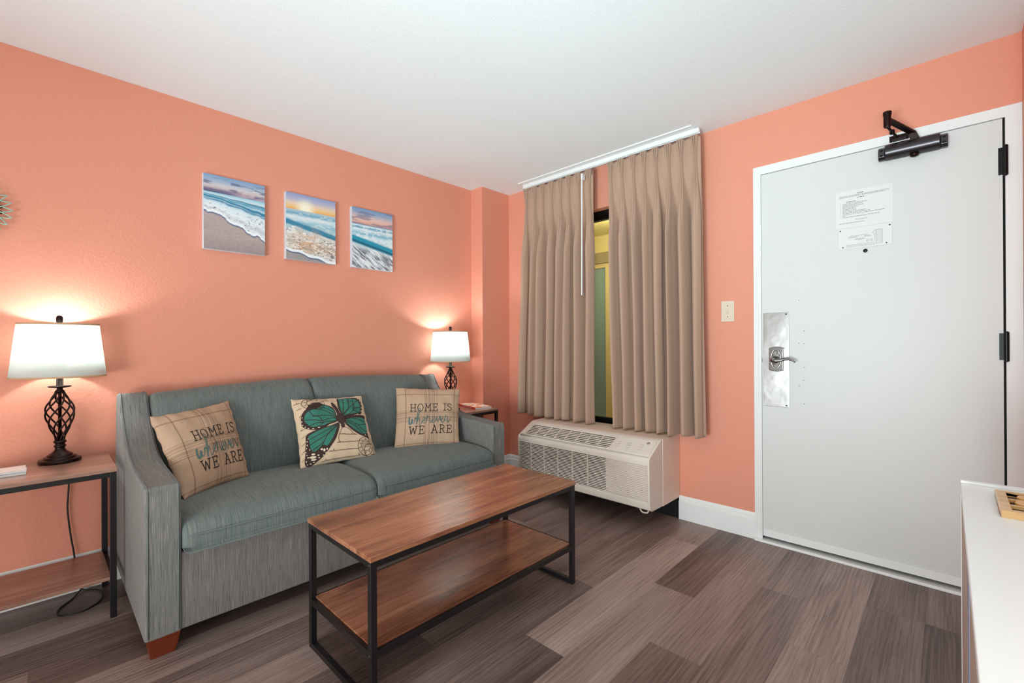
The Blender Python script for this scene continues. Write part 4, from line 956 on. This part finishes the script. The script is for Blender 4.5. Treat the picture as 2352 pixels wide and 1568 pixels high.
# ------------------------------------------------------------------ canvas prints, painted per vertex
def vnoise(X, Y, seed, octv=4):
    out = np.zeros_like(X); a = 1.0; tot = 0
    for o in range(octv):
        R = np.random.RandomState(seed*17+o); T = R.rand(64, 64); xi = np.floor(X).astype(int); yi = np.floor(Y).astype(int); fx_ = X-xi; fy = Y-yi
        fx_ = fx_*fx_*(3-2*fx_); fy = fy*fy*(3-2*fy); g = lambda i, j: T[i % 64, j % 64]
        out += a*((g(xi, yi)*(1-fx_)+g(xi+1, yi)*fx_)*(1-fy)+(g(xi, yi+1)*(1-fx_)+g(xi+1, yi+1)*fx_)*fy); tot += a; a *= .55; X = X*2.03; Y = Y*2.03
    return out/tot
def hx(c): return np.array(lin(c)[:3])
def ss(a, b, x): t = np.clip((x-a)/(b-a), 0, 1); return t*t*(3-2*t)
def paint(kind, U, Vv):
    T = 1-Vv                    # from the top
    def grad(t, stops):
        out = np.zeros(t.shape+(3,)); 
        for k in range(3): out[..., k] = np.interp(t, [s_[0] for s_ in stops], [hx(s_[1])[k] for s_ in stops])
        return out
    def mixc(a, c, m): return a*(1-m[..., None])+hx(c)*m[..., None]
    n1 = vnoise(U*5, T*22, 1+kind); n2 = vnoise(U*14, T*40, 5+kind); n3 = vnoise(U*30, T*60, 9+kind)
    if kind == 0:
        hz = .235; sky = grad(T/hz, [(0, '7F9FC4'), (.3, '9FB3CC'), (.55, 'CFC9CC'), (.8, 'C9AEB2'), (1, 'A58FA6')])
        cl = ss(.52, .66, vnoise(U*4, T*26, 31)); sky = mixc(sky, '5A5A80', cl*.75*ss(.0, .08, T))
        sky = mixc(sky, '545178', ss(.16, .2, T)*ss(.62, .35, U)*.8)
        shore = .48+.33*U**1.25+.02*np.sin(U*19)+.012*(vnoise(U*16, T*0, 77)-.5)*4
        sea = grad((T-hz)/(shore-hz+1e-6), [(0, '8FC3D6'), (.12, 'D9E8EE'), (.2, '2F93B5'), (.3, 'CFE3EB'), (.36, '1C7FA6'), (.46, 'D5E6EE'), (.7, 'E8ECF0'), (.8, 'C9CBD2'), (1, 'F2F4F6')])
        foam = ss(.45, .62, n2); tt = (T-hz)/(shore-hz+1e-6); sea = mixc(sea, 'F0F2F4', foam*.35*ss(.35, .5, tt)+foam*.15)
        for c_, w_, q_ in ((.13+.02*U, .035, .8), (.235+.10*U, .045, .95), (.30+.13*U, .02, .8)): sea = mixc(sea, '157A9E', ss(w_, w_*.4, np.abs(tt-c_+.03*(n1-.5)))*q_)
        sea = mixc(sea, '77707C', ss(.62, .75, n3)*ss(.4, .6, (T-hz)/(shore-hz))*.8)
        sand = grad(T, [(.4, 'B9A2A0'), (.8, 'B3A09A'), (1, '9C8C8C')]); sand = sand*(.85+.3*n3[..., None])
        out = np.where((T < hz)[..., None], sky, np.where((T < shore)[..., None], sea, sand))
        out = mixc(out, 'F4F6F8', ss(.022, .008, np.abs(T-shore+.018))); out = mixc(out, '3D5C8A', ss(.014, .004, np.abs(T-shore-.010))*.85)
    elif kind == 1:
        hz = .245; sky = grad(T/hz, [(0, '8C9CC8'), (.35, 'B9B4CC'), (.6, 'E9CDB6'), (.85, 'F2C27E'), (1, 'F0A85C')])
        d = np.hypot((U-.38)/1.0, (T-.205)*1.33); sky = sky*(1-ss(.25, .02, d)[..., None])+hx('FFF6DC')*ss(.25, .02, d)[..., None]
        c = .43+.15*U; sea = grad((T-hz)/(1-hz), [(0, 'B7C9D4'), (.08, '6FA9C2'), (.14, 'DDE6EA'), (.25, '8FC0D0'), (.5, 'DAD3CB'), (.75, 'C9AD95'), (.9, 'D8D0CC'), (1, 'E6E6E8')])
        sea = mixc(sea, 'F4EEE8', ss(.5, .62, n2)*.45*(T > hz+.02)); sea = mixc(sea, '1E7FA0', ss(.055, .02, np.abs(T-c+.02*(n1-.5)))*.95); sea = mixc(sea, '0F5F80', ss(.02, .0, np.abs(T-c-.03))*.7*ss(.2, .9, U))
        sea = mixc(sea, 'F4EEE8', ss(.5, .62, n2)*.6*(T > c+.05)); sea = mixc(sea, '6C5A55', ss(.58, .7, n3)*ss(c+.05, c+.15, T)*.85)
        sea = mixc(sea, 'E0A97A', ss(.42, .0, np.hypot(U-.4, (T-.68)*1.4))*ss(.4, .6, n1)*.6)
        shore = .86+.16*U+.012*np.sin(U*17); sand = grad(U, [(0, 'A49A96'), (1, '8E8B8C')])*(.9+.2*n3[..., None])
        out = np.where((T < hz)[..., None], sky, np.where((T < shore)[..., None], sea, sand))
        out = mixc(out, 'F4F6F8', ss(.03, .01, np.abs(T-shore+.022))); out = mixc(out, '2F527F', ss(.014, .004, np.abs(T-shore-.006))*.85)
    else:
        hz = .262; sky = grad(T/hz, [(0, '6F97C0'), (.3, 'A2AEC6'), (.6, 'E6BFB4'), (.85, 'EDB6A0'), (1, 'C08E92')])
        sky = mixc(sky, '6A6A92', ss(.55, .68, vnoise(U*3, T*30, 41))*.6)
        c = .52+.15*U; sea = grad((T-hz)/(1-hz), [(0, '2A6F92'), (.03, 'CFE0E8'), (.08, '5F9FBA'), (.13, 'DDE9EE'), (.22, '7FB9CC'), (.3, 'D5E5EA'), (.7, 'C3C3C8'), (1, 'D2D2D6')])
        sea = mixc(sea, '1E93AE', ss(.085, .04, np.abs(T-c))); sea = mixc(sea, '0E5470', ss(.035, .0, np.abs(T-c-.03))*.9)
        dirn = vnoise((U*6+T*3), (T*40-U*22), 55); sea = mixc(sea, 'F4F5F6', ss(.5, .64, dirn)*.8*(T > c+.07)); sea = mixc(sea, '4B4B5A', ss(.5, .36, dirn)*.75*ss(c+.08, c+.16, T))
        sea = mixc(sea, 'F4F6F8', ss(.5, .62, n2)*.6*(T > hz+.02)*(T < c-.06))
        out = np.where((T < hz)[..., None], sky, sea)
    return np.clip(out, 0, 1)
M_art = attr_mat('printed_canvas', 'art', .5)
for kind, (x0, x1, lab) in enumerate([(-2.222, -1.919, 'beach print with sand and foam, leftmost of the three canvases on the coral wall'), (-1.805, -1.498, 'sunset sea canvas, middle of the three on the coral wall'), (-1.387, -1.080, 'canvas of teal waves and streaky foam, nearest the corner of the three')]):
    z0, z1 = 1.634, 2.038; yf = YL-.030
    root = thing('canvas_print', lab, 'picture', ((x0+x1)/2, YL, z0), 'three sea canvases above the sofa')
    MB().box(x0, x1, yf+.0005, YL, z0, z1).build('canvas_edge', M_canvas, root, bevel=.002)
    nu, nv = 150, 200; u = np.linspace(0, 1, nu+1); v = np.linspace(0, 1, nv+1); U, Vv = np.meshgrid(u, v, indexing='ij'); col = paint(kind, U, Vv)
    mb = MB(); o0 = origin_of(root); e = .0012
    me = D.meshes.new('printed_face'); vs = [(x0+e+(x1-x0-2*e)*a-o0.x, yf-o0.y, z0+e+(z1-z0-2*e)*b-o0.z) for a in u for b in v]
    m_ = nv+1; me.from_pydata(vs, [], [(i*m_+j, (i+1)*m_+j, (i+1)*m_+j+1, i*m_+j+1) for i in range(nu) for j in range(nv)]); me.materials.append(M_art)
    ca = me.color_attributes.new('art', 'FLOAT_COLOR', 'POINT'); ca.data.foreach_set('color', np.concatenate([col.reshape(-1, 3), np.ones(((nu+1)*(nv+1), 1))], 1).ravel())
    o = D.objects.new('printed_face', me); C.objects.link(o); o.parent = root

# metal flower decoration at the left edge
fl = thing('wall_flower', 'mint and bronze wire flower decoration on the coral wall at the left edge', 'wall decoration', (-3.026, YL, 1.69))
for lay_, (R1, R0, yy, n) in enumerate([(.123, .050, YL-.028, 24), (.098, .04, YL-.020, 24)]):
    mb = MB()
    for k in range(n):
        a = 2*math.pi*(k+(.5 if lay_ else 0))/n; dx, dz = math.cos(a), math.sin(a); w = .0125 if lay_ == 0 else .0105
        def P_(t, s): r = R0+(R1-R0)*t; o_ = s*w*math.sin(math.pi*t**.8); return (-3.026+dx*r-dz*o_, yy-.006*t, 1.69+dz*r+dx*o_)
        mb.tube([P_(t, 1) for t in np.linspace(0, 1, 12)]+[P_(t, -1) for t in np.linspace(1, 0, 12)][1:], .0022, 6)
    mb.build('petal_ring', M_mint if lay_ == 0 else M_bronze, fl, smooth=True)
mb = MB(); mb.lathe([(0, 0), (.056, 0), (.056, .012), (0, .014)], (0, 0, 0), 40, cap=False); mb.v = [(-3.026+vx, YL-.012-vz, 1.69+vy) for vx, vy, vz in mb.v]; mb.build('centre_disc', M_mirror, fl, smooth=False)
mb = MB(); mb.lathe([(.009, 0), (.009, .014)], (0, 0, 0), 12); mb.v = [(-3.026+vx, YL-vz, 1.69+vy) for vx, vy, vz in mb.v]; mb.build('wall_mount', M_bronze, fl)

# ------------------------------------------------------------------ dresser at the right edge with a bamboo game tray
hZ = .78; dy = -2.768; dx1 = -1.29; dx0 = -2.70
dr = thing('dresser', 'white topped low dresser at the right edge of the room', 'dresser', (-2.0, -3.0, 0))
MB().box(dx0, dx1, -3.26, dy, hZ-.018, hZ).build('top', M_dresser, dr, bevel=.002)
for xa_ in (dx1-.018, dx0): box('side_panel', M_dresser, dr, xa_, xa_+.018, -3.26, dy, .0, hZ-.018, bevel=.001)
MB().box(dx1-.016, dx1+.0, -3.26, dy, hZ, hZ+.006).build('top_lip', M_dresser, dr, bevel=.001)
MB().box(dx0+.018, dx1-.018, -3.255, dy-.006, .0, hZ-.018).build('carcass', M_dresside, dr)
for xa_, xb_ in ((-1.785, dx1-.022), (-2.66, -1.875)):
    d_ = MB().box(xa_, xb_, dy-.006, dy-.001, .06, hZ-.03).build('door_panel', M_dresside, dr, bevel=.001)
MB().box(-1.872, -1.788, dy-.006, dy-.0005, .07, hZ-.024).build('fabric_strip', M_dresstrip, dr)
ty0, ty1, tx1, tx0 = -2.820, -3.02, -1.375, -1.55; tz = hZ
tray = thing('game_board', 'bamboo three row game board on the dresser at the right edge', 'game board', ((tx0+tx1)/2, (ty0+ty1)/2, tz))
mb = MB(); mb.box(tx0, tx1, ty0, ty1, tz, tz+.003); bw = .016; rows = 3; rh = (tx1-tx0-bw*2-.006*2)/3
mb.box(tx0, tx0+bw, ty0, ty1, tz, tz+.0135).box(tx1-bw, tx1, ty0, ty1, tz, tz+.0135).box(tx0+bw, tx1-bw, ty0, ty0-bw, tz, tz+.0135).box(tx0+bw, tx1-bw, ty1+bw, ty1, tz, tz+.0135)
mb.build('board_frame', M_bamboo, tray, bevel=.003)
for i in (1, 2): x = tx0+bw+i*rh+(i-1)*.006; MB().box(x, x+.006, ty0-bw, ty1+bw, tz+.004, tz+.0115).build('divider', M_bamboo, tray, bevel=.001)
box('tray_lining', M_acdark, tray, tx0+bw, tx1-bw, ty0-bw, ty1+bw, tz+.003, tz+.004)
di = 0
names = ['far', 'middle', 'near']
for i in range(3):
    xc = tx0+bw+rh*(2-i)+.006*(2-i)+rh/2
    for j, off in enumerate((.050,)):
        yc = ty0-off-(0, .004, .014)[i]*1.0+(.0 if i != 1 else .010)
        mb = MB(); mb.lathe([(0, 0), (.0195, 0), (.0202, .001), (.0202, .0075), (.0195, .0085), (0, .0085)], (0, 0, 0), 32, cap=False)
        r_ = thing('game_disc', f'round wooden disc lying in the {["far", "middle", "near"][i]} row of the bamboo game board', 'game piece', (xc, yc, tz+.004), 'wooden discs in the game board')
        mb.v = [(vx+xc, vy*1.0+yc, vz+tz+.004) for vx, vy, vz in mb.v]; mb.build('disc', M_disc, r_, smooth=False)
